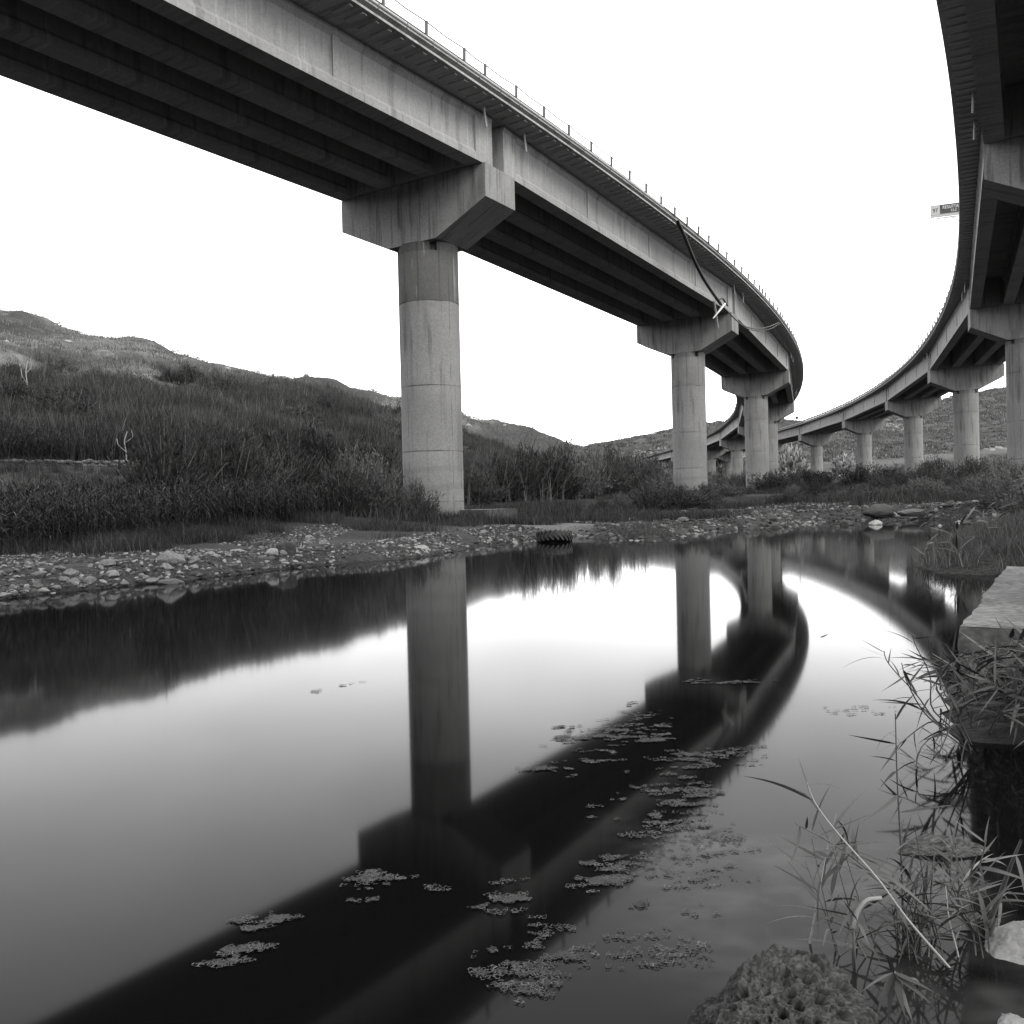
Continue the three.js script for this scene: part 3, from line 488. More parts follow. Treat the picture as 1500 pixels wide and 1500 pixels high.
knoll(1280, 702, 285, 6, 4, 'small white limestone lump right beside that crag pier');
knoll(1056, 702, 290, 10, 7, 'pale crag glimpsed under the farthest decks');

// pitted boulder in the foreground
function boulder(name, p, rx, ry, rz, pits, tone, label, seed, turn = 0) {
  const g0 = new THREE.IcosahedronGeometry(1, pits > 100 ? 84 : 44); g0.deleteAttribute('normal'); g0.deleteAttribute('uv'); const g = mergeVertices(g0), q = g.attributes.position, col = [], r = rng(seed), cs = [];
  const cuts = []; for (let i = 0; i < 12; i++) cuts.push([V(r() - 0.5, r() - 0.35, r() - 0.5).normalize(), rr(r, 0.78, 1.02)]);
  for (let i = 0; i < pits; i++) { const a = r() * 6.283, c = r() * 1.4 - 0.4, s = Math.sqrt(Math.max(0, 1 - c * c)); cs.push([s * Math.cos(a), c, s * Math.sin(a), 0.014 + 0.085 * Math.pow(r(), 3)]); }
  for (let i = 0; i < q.count; i++) {
    const v = V().fromBufferAttribute(q, i).normalize(); let k = 1.12; for (const [n, q] of cuts) { const c = n.dot(v); if (c > 0.05) k = Math.min(k, q / c); } k += 0.2 * fbm(v.x * 0.9 + seed, v.y * 0.9, v.z * 0.9, 3) + (pits ? 0.13 : 0.05) * fbm(v.x * 4, v.y * 4 + seed, v.z * 4, 5) + (pits ? 0.05 * fbm(v.x * 15, v.y * 13, v.z * 13, 5) : 0.02 * fbm(v.x * 15, v.y * 15, v.z * 15, 3));
    for (const [x, y, z, w] of cs) { const d = Math.hypot(v.x - x, v.y - y, v.z - z); if (d < w * 1.5) k -= 0.2 * (w / 0.08) * (1 - sm(w * 0.55, w * 1.05, d)); }
    q.setXYZ(i, v.x * k * rx, v.y * k * ry, v.z * k * rz);
    let c = tone * (1 + (pits ? 2.4 : 0.5) * fbm(v.x * 6 + seed, v.y * 6, v.z * 6, 5) + (pits ? 3.2 : 0.5) * fbm(v.x * 30, v.y * 30, v.z * 30, 4)); c = Math.max(0.015, c) * K; col.push(c, c, c);
  }
  g.setAttribute('color', new THREE.Float32BufferAttribute(col, 3)); g.computeVertexNormals();
  const o = mesh(name, g, C.knoll, null); o.position.copy(p); o.rotation.y = turn; return tag(o, label, 'boulder');
}
boulder('pitted_boulder', at(1150, 1555, 2.02), 0.185, 0.2, 0.17, 260, 0.04, 'dark pitted boulder with holes rising from the near shallows', 17, 0.4);
boulder('pale_boulder', at(1536, 1440, 2.5), 0.17, 0.13, 0.15, 0, 0.3, 'smooth pale boulder beside the thick broken reed stem', 31, 0.2);
boulder('pale_boulder', at(1476, 1556, 2.15), 0.12, 0.1, 0.1, 0, 0.3, 'smooth pale boulder, lower one, by the pitted boulder', 44, 1.2);
boulder('flat_stone', onY(1383, 1246).add(V(0, -0.03, 0)), 0.165, 0.06, 0.1, 60, 0.06, 'flat wet stone just breaking the water among the reeds', 52, 0);

// ---------------------------------------------------------------- tractor tyre in the bank
{
  const p = onY(812, 786, 0.15); const root = thing('tractor_tyre', 'half buried tractor tyre with chevron lugs in the sandy bank', 'tyre', [p.x, 0.12, p.z]);
  const rub = C.black, body = new THREE.TorusGeometry(0.55, 0.26, 14, 40); mesh('tyre_body', body, rub, root);
  for (let i = 0; i < 22; i++) for (const sg of [-1, 1]) { const g = new THREE.BoxGeometry(0.07, 0.07, 0.3); g.rotateY(0); g.rotateX(sg * 0.7); g.translate(0.8, 0, sg * 0.12); g.rotateZ((i + (sg > 0 ? 0.5 : 0)) / 22 * Math.PI * 2); mesh('lug', g, rub, root); }
  root.rotation.set(Math.PI / 2 - 0.2, 0, 0.2); root.scale.setScalar(0.62); 
}
// ---------------------------------------------------------------- vegetation
function leafGeo(droop, fold = 0.18, seg = 7) {   // a blade along +Z, 1 long, 1 wide at most
  const pos = [], idx = []; for (let i = 0; i <= seg; i++) { const t = i / seg, w = 0.5 * Math.pow(Math.sin(Math.PI * Math.min(1, Math.pow(t, 0.55) * 0.98 + 0.02)), 0.9), y = -droop * t * t; pos.push(-w, y + 0, t, 0, y - fold * w * 0.05, t, w, y, t); if (i < seg) { const a = i * 3; idx.push(a, a + 1, a + 3, a + 1, a + 4, a + 3, a + 1, a + 2, a + 4, a + 2, a + 5, a + 4); } }
  const g = new THREE.BufferGeometry(); g.setAttribute('position', new THREE.Float32BufferAttribute(pos, 3)); g.setIndex(idx); g.computeVertexNormals(); return g;
}
const LEAVES = [0, 0.12, 0.3, 0.6].map(d => leafGeo(d));
C.leaf = [0.035, 0.065, 0.13, 0.32].map(v => new THREE.MeshPhysicalMaterial({ color: lin(v), roughness: 0.7, side: THREE.DoubleSide }));
C.stem = [0.06, 0.14, 0.42].map(v => new THREE.MeshStandardMaterial({ color: lin(v), roughness: 0.75 }));
function putLeaf(root, a, b, width, tone, variant, roll = 0) {
  const d = b.clone().sub(a), len = d.length(); d.normalize(); const side = V().crossVectors(UP, d); if (side.length() < 0.05) side.set(1, 0, 0); side.normalize(); const up = V().crossVectors(d, side).normalize();
  const o = new THREE.Mesh(LEAVES[variant], C.leaf[tone]); o.name = 'leaf'; o.castShadow = o.receiveShadow = true; const m = new THREE.Matrix4().makeBasis(side, up, d); o.quaternion.setFromRotationMatrix(m); o.rotateZ(roll); o.scale.set(width, len, len); o.position.copy(a); root.add(o); return o;
}
// one reed: stem through points, leaves along it
function reed(points, r0, stemTone, leaves, seed, label, group, leafLen = 0.2, leafTones = [0, 1, 1, 2]) {
  const r = rng(seed), base = points[0], pts = points.map(p => p.clone().sub(base)), root = thing('reed', label, 'reed', base.toArray(), group);
  const cv = new THREE.CatmullRomCurve3(pts); const g = new THREE.TubeGeometry(cv, 16, r0, 6); const q = g.attributes.position; // taper towards the tip
  for (let i = 0; i < q.count; i++) { const k = Math.floor(i / 7), c = cv.getPoint(k / 16), f = 1 - 0.6 * k / 16, v = V().fromBufferAttribute(q, i).sub(c).multiplyScalar(f).add(c); q.setXYZ(i, v.x, v.y, v.z); }
  mesh('stem', g, C.stem[stemTone], root);
  for (let i = 0; i < leaves; i++) {
    const t = 0.3 + 0.7 * (i + 0.5 * r()) / leaves, p = cv.getPoint(Math.min(1, t)), tan = cv.getTangent(Math.min(0.99, t)); const sideV = V(r() - 0.5, (r() - 0.5) * 0.5, r() - 0.5).normalize();
    const d = tan.multiplyScalar(rr(r, 0.25, 1.0)).addScaledVector(sideV, 1.0).normalize(); const len = leafLen * rr(r, 0.6, 1.35); putLeaf(root, p, p.clone().addScaledVector(d, len), len * rr(r, 0.05, 0.09), leafTones[Math.floor(r() * leafTones.length)], Math.floor(r() * 4), r() * 2 - 1);
  }
  return root;
}
const water0 = (px, py) => onY(px, py, 0);
{
  const g = 'slim reeds leaning over the pool', lab = 'thin dark reed with narrow leaves leaning over bright water';
  const P = (list, Z0, Z1) => list.map(([x, y], i) => at(x, y, Z0 + (Z1 - Z0) * i / (list.length - 1)));
  // reeds leaning out from the right bank over the bright water
  const sil = [[[1418, 1095], [1370, 1054], [1344, 1018], [1300, 970], [1296, 954]], [[1422, 1090], [1388, 1060], [1366, 1036], [1364, 990], [1340, 942], [1338, 930]], [[1425, 1092], [1405, 1050], [1392, 1018], [1374, 978]], [[1420, 1098], [1372, 1056], [1328, 1084], [1313, 1097]], [[1424, 1100], [1400, 1060], [1384, 1090], [1376, 1110]], [[1416, 1088], [1360, 1050], [1330, 1000], [1322, 972]], [[1424, 1105], [1418, 1085], [1410, 1120], [1414, 1150]], [[1421, 1096], [1385, 1030], [1372, 1000], [1400, 975]], [[1421, 1102], [1380, 1075], [1350, 1098], [1344, 1128]]];
  sil.forEach((l, i) => reed(P(l, 4.25, 4.1 - 0.05 * (i % 3)), 0.0042, 0, 9 + (i % 3), 100 + i, lab, g, 0.14, [0, 0, 1]));
}
{
  const nearR = (l, Z, r0, tone, n, seed, label, len, tones, group) => { const b = l[0], root = onY(b[0], b[1], -0.03); const Zb = -root.z; const pts = l.map(([x, y], i) => i ? at(x, y, Zb + (Z - Zb) * i / (l.length - 1)) : root); return reed(pts, r0, tone, n, seed, label, group, len, tones); };
  nearR([[1408, 1437], [1330, 1347], [1290, 1292], [1197, 1183], [1183, 1147]], 2.35, 0.0042, 2, 10, 201, 'long pale dead reed stem lying slanted across the near water', 0.13, [1, 2, 2, 3]);
  nearR([[1372, 1395], [1353, 1340], [1285, 1285], [1225, 1240], [1167, 1208]], 2.45, 0.0035, 1, 17, 202, 'slanting dull reed stem just behind the pale dead one', 0.15, [1, 1, 2]);
  nearR([[1327, 1400], [1325, 1330], [1322, 1247], [1316, 1140], [1313, 1046]], 2.6, 0.0036, 0, 17, 203, 'tall upright dark reed rising past the flat wet stone', 0.14, [0, 1, 1]);
  nearR([[1186, 1400], [1200, 1320], [1213, 1247], [1227, 1193]], 2.45, 0.0036, 2, 10, 204, 'thin pale upright reed above the pitted boulder', 0.12, [1, 1, 2]);
  nearR([[1446, 1370], [1470, 1310], [1484, 1270], [1499, 1233]], 2.45, 0.009, 1, 2, 205, 'thick broken reed stem standing by the pale boulder', 0.12, [2]);
  nearR([[1449, 1385], [1458, 1360], [1463, 1345]], 2.4, 0.011, 2, 0, 206, 'short snapped pale reed stub beside the pale boulder');
  nearR([[1440, 1378], [1405, 1310], [1435, 1275], [1448, 1232]], 2.5, 0.004, 1, 15, 207, 'bent pale reed with upright leaf tips by the thick stem', 0.11, [2, 2, 3]);
  nearR([[1446, 1372], [1420, 1345], [1395, 1290], [1400, 1240]], 2.6, 0.0035, 1, 17, 208, 'leafy reed bending over the flat wet stone', 0.12, [1, 2, 2]);
  nearR([[1412, 1425], [1404, 1390], [1394, 1352], [1388, 1300]], 2.5, 0.003, 2, 11, 209, 'short reed with pale sheath between the thick stem and slanting stems', 0.1, [1, 2, 3]);
  nearR([[1346, 1420], [1350, 1370], [1362, 1300], [1378, 1262]], 2.62, 0.003, 0, 19, 210, 'dark tangled reed standing beside the tall upright one', 0.12, [0, 0, 1]);
  nearR([[1340, 1425], [1336, 1380], [1345, 1310], [1330, 1280]], 2.62, 0.003, 0, 19, 211, 'dark crooked reed in front of the flat wet stone', 0.12, [0, 1, 1]);
  nearR([[1255, 1435], [1252, 1395], [1262, 1362], [1244, 1330]], 2.3, 0.003, 1, 13, 212, 'small drooping reed right behind the pitted boulder', 0.13, [1, 1, 2]);
  nearR([[1500, 1330], [1480, 1310], [1440, 1350]], 2.6, 0.003, 1, 10, 213, 'thin reed crossing the thick broken stem', 0.12, [2, 2]);
  { // slighter reeds filling the corner between the boulders
    const q = rng(88), gF = 'slim reeds crowding the near corner of the pool';
    for (let i = 0; i < 9; i++) { const bx = rr(q, 1330, 1470), by = rr(q, 1380, 1450), lean = rr(q, -70, 40); nearR([[bx, by], [bx + lean * 0.35, by - rr(q, 40, 70)], [bx + lean, by - rr(q, 90, 190)]], rr(q, 2.45, 2.75), 0.0028, q() < 0.4 ? 1 : 0, 9, 400 + i, 'slim leafy reed crowding the pool corner by the pale boulder', 0.11, [0, 0, 1, 1, 2], gF); }
    for (let i = 0; i < 5; i++) { const bx = rr(q, 1225, 1300), by = rr(q, 1400, 1440), lean = rr(q, -70, 10); nearR([[bx, by], [bx + lean * 0.4, by - rr(q, 40, 80)], [bx + lean, by - rr(q, 110, 200)]], 2.5, 0.0026, 1, 8, 430 + i, 'slim bent reed standing behind the pitted boulder', 0.12, [1, 1, 2], 'slim reeds behind the pitted boulder'); }
  }
  // dark stubble clump under the tall reed
  const gs = 'dead reed stubs in the near pool'; const r = rng(77);
  for (let i = 0; i < 16; i++) { const bx = rr(r, 1318, 1358), by = rr(r, 1395, 1440); nearR([[bx, by], [bx + rr(r, -12, 14), by - rr(r, 30, 60)], [bx + rr(r, -22, 26), by - rr(r, 70, 120)]], 2.5, 0.0028, 0, 3, 300 + i, 'short dark dead reed stub in the clump in the near pool', 0.07, [0, 0, 1], gs); }
  // broad-leaved shoot hanging over the water
  const hub = at(1312, 1428, 2.15), b0 = onY(1345, 1460, -0.03); const fan = thing('reed', 'reed shoot with a fan of broad drooping leaves over near water', 'reed', b0.toArray());
  mesh('stem', tubePath([V(), at(1345, 1440, 2.2).sub(b0), at(1325, 1436, 2.15).sub(b0), hub.clone().sub(b0)], 0.004, 16, 6), C.stem[1], fan);
  for (const [x, y, w, t] of [[1262, 1447, 0.014, 2], [1283, 1487, 0.018, 1], [1330, 1494, 0.016, 1], [1342, 1500, 0.014, 2], [1366, 1468, 0.016, 1], [1300, 1505, 0.015, 1], [1372, 1452, 0.012, 1], [1276, 1404, 0.012, 2], [1300, 1392, 0.01, 1]]) putLeaf(fan, hub.clone().sub(b0), at(x, y, 2.08).sub(b0), w, t, 1, 0.3);
  // arching pale blade
  const ar = thing('reed', 'single reed with one pale arching leaf above the near water', 'reed', onY(1257, 1440, -0.03).toArray()); const o = ar.position.clone();
  mesh('stem', tubePath([V(), at(1254, 1400, 2.35).sub(o), at(1253, 1362, 2.35).sub(o)], 0.0035, 12, 6), C.stem[1], ar);
  const lg = tubePath([at(1253, 1362, 2.35).sub(o), at(1258, 1340, 2.35).sub(o), at(1272, 1322, 2.35).sub(o), at(1294, 1318, 2.35).sub(o)], 0.006, 18, 5); mesh('leaf', lg, C.leaf[3], ar);
  // bed of reeds on the bank below the slab
  const bed = 'leafy reeds matted on the bank under the slab', bl = 'low leafy reed in the mat below the concrete slab';
  for (let i = 0; i < 120; i++) { const x = 2.15 + 1.1 * r(), z = rr(r, 4.35, 5.3); if (sd(river, x, z) < 0) continue; const y = Math.max(0, groundH(x, z)) + 0.0; const h = rr(r, 0.12, 0.4), lx = rr(r, -0.3, 0.2), lz = rr(r, -0.1, 0.35); reed([V(x, y - 0.03, -z), V(x + lx * 0.4, y + h * 0.6, -z + lz * 0.5), V(x + lx, y + h, -z + lz)], 0.0035, r() < 0.25 ? 1 : 0, 13, 500 + i, bl, bed, 0.19, [0, 0, 1, 1, 2]); }
  for (let i = 0; i < 22; i++) { const x = rr(r, 6.4, 9.5), z = rr(r, 13.2, 17), s = sd(river, x, z); if (s < 0) continue; const y = Math.max(0, groundH(x, z)), h = rr(r, 0.4, 0.9), lx = rr(r, -0.4, 0.2); reed([V(x, y - 0.03, -z), V(x + lx * 0.4, y + h * 0.6, -z), V(x + lx, y + h, -z + rr(r, -0.2, 0.2))], 0.006, r() < 0.35 ? 1 : 0, 8, 600 + i, 'reed on the grassy point beyond the concrete slab', 'reeds on the grassy point', 0.32, [1, 1, 2]); }
}
// grass, canes and scrub as instanced stuff
function clump(n, h, spread, w, seed, lean = 0.25, seg = 2) {
  const r = rng(seed), pos = [], idx = [], col = [];
  for (let i = 0; i < n; i++) {
    const tn = 0.35 + 1.7 * Math.pow(r(), 2.2);
    const a = r() * 6.283, q = spread * Math.sqrt(r()), x = q * Math.cos(a), z = q * Math.sin(a), hh = h * rr(r, 0.55, 1), la = r() * 6.283, l = lean * hh * r(), fa = r() * 6.283, wx = w * rr(r, 0.6, 1.2) * Math.cos(fa), wz = w * Math.sin(fa), b = pos.length / 3;
    for (let k = 0; k <= seg; k++) { const t = k / seg, f = (1 - t * 0.92) * 0.5, ox = Math.cos(la) * l * t * t, oz = Math.sin(la) * l * t * t; pos.push(x + ox - wx * f, hh * t, z + oz - wz * f, x + ox + wx * f, hh * t, z + oz + wz * f); col.push(tn, tn, tn, tn, tn, tn); if (k < seg) { const c = b + k * 2; idx.push(c, c + 1, c + 2, c + 1, c + 3, c + 2); } }
  }
  const g = new THREE.BufferGeometry(); g.setAttribute('position', new THREE.Float32BufferAttribute(pos, 3)); g.setAttribute('color', new THREE.Float32BufferAttribute(col, 3)); g.setIndex(idx); g.computeVertexNormals(); return g;
}
function canes(n, h, spread, seed) {   // giant cane: stems with long arching leaves
  const r = rng(seed), pos = [], idx = [], col = [];
  const strip = (p, d, len, w, droop, seg = 4) => { const tn = 0.3 + 2.2 * Math.pow(r(), 3); const s = V().crossVectors(d, UP).normalize().multiplyScalar(w / 2), b = pos.length / 3; for (let k = 0; k <= seg; k++) { const t = k / seg, f = Math.sin(Math.PI * (0.12 + 0.88 * t)) + 0.05, c = p.clone().addScaledVector(d, len * t); c.y -= droop * t * t * len; pos.push(c.x - s.x * f, c.y - s.y * f, c.z - s.z * f, c.x + s.x * f, c.y + s.y * f, c.z + s.z * f); col.push(tn, tn, tn, tn, tn, tn); if (k < seg) { const q = b + k * 2; idx.push(q, q + 1, q + 2, q + 1, q + 3, q + 2); } } };
  for (let i = 0; i < n; i++) {
    const a = r() * 6.283, q = spread * Math.sqrt(r()), x = q * Math.cos(a), z = q * Math.sin(a), hh = h * rr(r, 0.6, 1), lx = rr(r, -0.3, 0.3), lz = rr(r, -0.3, 0.3);
    strip(V(x, 0, z), V(lx, hh, lz).normalize(), hh, 0.03, 0, 3);
    for (let k = 0; k < 13; k++) { const t = rr(r, 0.1, 1), fa = r() * 6.283; strip(V(x + lx * t, hh * t, z + lz * t), V(Math.cos(fa), rr(r, 0.3, 1.4), Math.sin(fa)).normalize(), rr(r, 0.25, 0.6), rr(r, 0.018, 0.034), rr(r, 0.1, 1.2)); }
  }
  const g = new THREE.BufferGeometry(); g.setAttribute('position', new THREE.Float32BufferAttribute(pos, 3)); g.setAttribute('color', new THREE.Float32BufferAttribute(col, 3)); g.setIndex(idx); g.computeVertexNormals(); return g;
}
C.grass = new THREE.MeshStandardMaterial({ vertexColors: true, roughness: 0.85, side: THREE.DoubleSide });
function scatter(name, label, category, geo, n, seed, fn) {
  const r = rng(seed), list = []; let guard = 0; while (list.length < n && guard++ < n * 60) { const q = fn(r); if (q) list.push(q); }
  const im = new THREE.InstancedMesh(geo, C.grass, Math.max(1, list.length)); im.name = numbered(name); const d = new THREE.Object3D();
  list.forEach(([x, y, z, s, c], i) => { d.position.set(x, y, -z); d.rotation.set(0, r() * 6.3, 0); d.scale.set(s, s * rr(r, 0.75, 1.2), s); d.updateMatrix(); im.setMatrixAt(i, d.matrix); im.setColorAt(i, lin(c)); });
  im.castShadow = im.receiveShadow = true; scene.add(im); tag(im, label, category, null, 'stuff'); return im;
}
// toe line of the left slope (x as a function of z): vegetation starts to its left
const TOE = [[-38, 5], [-10.4, 16.5], [-8.9, 21], [-7.9, 26], [-6.9, 32], [-5.9, 38], [-3.6, 43], [1, 49], [5, 57], [10, 70], [14, 86], [20, 110], [26, 140], [34, 190]];
const toeX = z => { for (let i = 0; i < TOE.length - 1; i++) if (z <= TOE[i + 1][1]) { const [a, b] = TOE[i], [c, d] = TOE[i + 1]; return a + (c - a) * Math.max(0, (z - b) / (d - b)); } return 40; };
const nearPier = (x, z, d) => Lp.some(([a, b]) => Math.hypot(x - a, z - b) < d) || Rp.some(([a, b]) => Math.hypot(x - a, z - b) < d);
const reedTone = (x, z, r) => { const n = fbm(x * 0.09, z * 0.09, 6, 4); return Math.max(0.014, (0.042 + 0.062 * n) * (0.35 + 1.3 * r())); };
scatter('slope_reeds', 'dense fine reeds and tall grass covering the left hillside', 'reeds', clump(14, 1.6, 0.55, 0.085, 41, 0.45), 34000, 42, r => {
  const z = 20 + 110 * Math.pow(r(), 0.9), x = toeX(z) - 2.5 - r() * (z * 0.56 + toeX(z) + 6); if (x < -0.6 * z - 3) return null; const h = groundH(x, z); if (h < 1.2 || h > 15.5 || (z < 45 && x < -7 && h < 3.4)) return null; const wall = Math.abs(h - 2.6) < 0.45 && x < -8; if (wall && z < 46) return null;
  if (rockMask(x, z, h) > 0.55 || (h > 12 && r() < (h - 12) / 3)) return null; if (nearPier(x, z, 2.2)) return null;
  const q = fbm(x * 0.16, z * 0.16, 12, 3); return [x, h - 0.05, z, Math.max(0.35, 0.85 + 1.1 * q) * rr(r, 0.8, 1.25), reedTone(x, z, r)]; });
scatter('ridge_grass', 'short dry grass on the stony upper hillside', 'grass', clump(14, 0.3, 0.6, 0.05, 51, 0.8), 14000, 52, r => { const z = rr(r, 70, 240), x = toeX(z) - r() * z * 0.75; if (x < -0.6 * z - 5) return null; const h = groundH(x, z); if (h < 9) return null; return [x, h, z, rr(r, 0.6, 1.6), 0.1 + 0.12 * r()]; });
const caneG = canes(9, 1.75, 0.75, 61);
scatter('river_canes', 'thick bed of giant cane behind the gravel shore', 'reeds', caneG, 2600, 62, r => { const z = rr(r, 15, 40), x = toeX(z) - Math.pow(r(), 1.25) * 14; if (z > 33 && x > -9 && r() < 0.6) return null; if (z > 38.5 && x < -9) return null; const h = groundH(x, z); const lim = (1.2 + 0.042 * z - h) / 1.9; return [x, h - 0.05, z, Math.max(0.3, Math.min(lim, 1.15)) * rr(r, 0.55, 1.0), 0.014 + 0.04 * r() * r() + (r() < 0.12 ? 0.07 : 0)]; });
scatter('terrace_canes', 'cane growing thick along the terraces above the wall', 'reeds', caneG, 900, 63, r => { const z = rr(r, 36, 64), x = toeX(z) - rr(r, 5, 30); const h = groundH(x, z); if (h < 3.4 || h > 5.5) return null; return [x, h - 0.05, z, rr(r, 0.5, 1.0), 0.018 + 0.05 * r() * r()]; });
scatter('bank_grass', 'low grass fringing the left bank', 'grass', clump(26, 0.42, 0.32, 0.018, 71, 0.9), 3200, 72, r => { const z = rr(r, 15, 50), x = toeX(z) + rr(r, -1.5, 6) * r(); const s = sd(river, x, z); if (s < (x > -5 ? 0.7 : 2.6) + r()) return null; const h = groundH(x, z); if (nearPier(x, z, 1.35)) return null; if (sand(x, z)) return null; const q = fbm(x * 0.3, z * 0.3, 4, 3); if (q < 0.0 + 0.12 * r()) return null; return [x, h - 0.02, z, rr(r, 0.25, 0.85) * (1 + 2 * q), 0.035 + 0.05 * r()]; });
scatter('plain_grass', 'rough grass and weeds over the flood plain between the piers', 'grass', clump(24, 0.4, 0.6, 0.03, 81, 0.9), 14000, 82, r => { const z = 36 + 180 * Math.pow(r(), 1.4), x = rr(r, toeX(z) - 2, z * 0.56 + 4); const s = Math.min(sd(river, x, z), z < 66 ? sd(channel, x, z) : 9); if (s < 2.2 + 9 * Math.max(0, fbm(x * 0.15, z * 0.15, 2, 3) + 0.15)) return null; if (nearPier(x, z, 1.4) || (z < 80 && r() < 0.4)) return null; const q = fbm(x * 0.12, z * 0.12, 14, 4); if (q < -0.08 + 0.12 * r()) return null; const h = groundH(x, z); return [x, h - 0.02, z, rr(r, 0.4, 1.1) * (1 + 2.2 * Math.max(0, q)), 0.025 + 0.055 * r()]; });
scatter('far_slope_grass', 'coarse tufts and scrub dotting the far slopes', 'grass', clump(26, 0.9, 1.7, 0.4, 91, 0.9), 12000, 92, r => { const z = 200 + 440 * Math.pow(r(), 1.2), x = rr(r, 0.08, 0.57) * z; const h = groundH(x, z); if (Math.abs(z - 335) < 30 && Math.abs(x - 165) < 70) return null; if (nearPier(x, z, 3)) return null; return [x, h - 0.05, z, rr(r, 0.5, 1.5), 0.07 + 0.1 * r()]; });
scatter('near_bank_grass', 'tangled grass on the right bank around the slab', 'grass', clump(30, 0.26, 0.2, 0.007, 95, 1.2), 1500, 96, r => { const z = rr(r, 3.8, 30), x = rr(r, 2.1, 0.62 * z + 1); const s = sd(river, x, z); if (s < 0.05 || s > 5 || (z < 6 && r() < 0.9)) return null; const dx = x - 6.12, dz = z - 6.6, c = Math.cos(Math.PI / 6), q = Math.sin(Math.PI / 6); if (Math.abs(dx * c - dz * q) < 2.6 && Math.abs(dx * q + dz * c) < 2.6) return null; return [x, groundH(x, z) - 0.01, z, rr(r, 0.6, 1.5), 0.05 + 0.09 * r()]; });

// feathery shrubs: stems and fine upward sprays
function shrubGeo(seed, twigs, per) {
  const r = rng(seed), pos = [], idx = [], st = [];
  for (let i = 0; i < twigs; i++) {
    const a = r() * 6.283, tilt = Math.pow(r(), 0.7) * 1.15, len = rr(r, 0.55, 1.0) * (1 - 0.25 * tilt), base = V(rr(r, -0.1, 0.1), 0, rr(r, -0.1, 0.1)), d = V(Math.sin(tilt) * Math.cos(a), Math.cos(tilt), Math.sin(tilt) * Math.sin(a));
    const tip = base.clone().addScaledVector(d, len); st.push(tubeBetween(base, tip, 0.012, 0.004, 4));
    for (let k = 0; k < per; k++) {
      const t = rr(r, 0.22, 1.05), p = base.clone().addScaledVector(d, len * t).add(V(rr(r, -1, 1), rr(r, -1, 1), rr(r, -1, 1)).multiplyScalar(0.09)); const e = d.clone().add(V(rr(r, -1, 1), rr(r, -0.5, 1.1), rr(r, -1, 1)).multiplyScalar(0.8)).normalize(), l = rr(r, 0.05, 0.13), w = rr(r, 0.006, 0.016), s = V().crossVectors(e, V(r() - 0.5, r() - 0.5, r() - 0.5)).normalize().multiplyScalar(w), b = pos.length / 3, q = p.clone().addScaledVector(e, l);
      pos.push(p.x - s.x, p.y - s.y, p.z - s.z, p.x + s.x, p.y + s.y, p.z + s.z, q.x, q.y, q.z); idx.push(b, b + 1, b + 2);
    }
  }
  const g = new THREE.BufferGeometry(); g.setAttribute('position', new THREE.Float32BufferAttribute(pos, 3)); g.setIndex(idx); g.computeVertexNormals(); return [g, mergeGeometries(st)];
}
const SH = [shrubGeo(1, 40, 75), shrubGeo(2, 46, 70), shrubGeo(3, 34, 85), shrubGeo(4, 52, 60)];
C.foliage = [0.024, 0.06, 0.13].map(v => new THREE.MeshStandardMaterial({ color: lin(v), roughness: 0.9, side: THREE.DoubleSide }));
let shrubN = 0;
function shrub(x, z, h, w, tone, label, group) {
  const o = thing('shrub', label, 'shrub', [x, groundH(x, z) - 0.1, -z], group), v = shrubN++ % 4;
  const f = new THREE.Mesh(SH[v][0], C.foliage[tone]); f.name = 'foliage'; const s = new THREE.Mesh(SH[v][1], C.stem[1]); s.name = 'stem'; o.add(f, s); o.scale.set(w, h, w); o.rotation.y = shrubN * 1.3; return shadow(o);
}
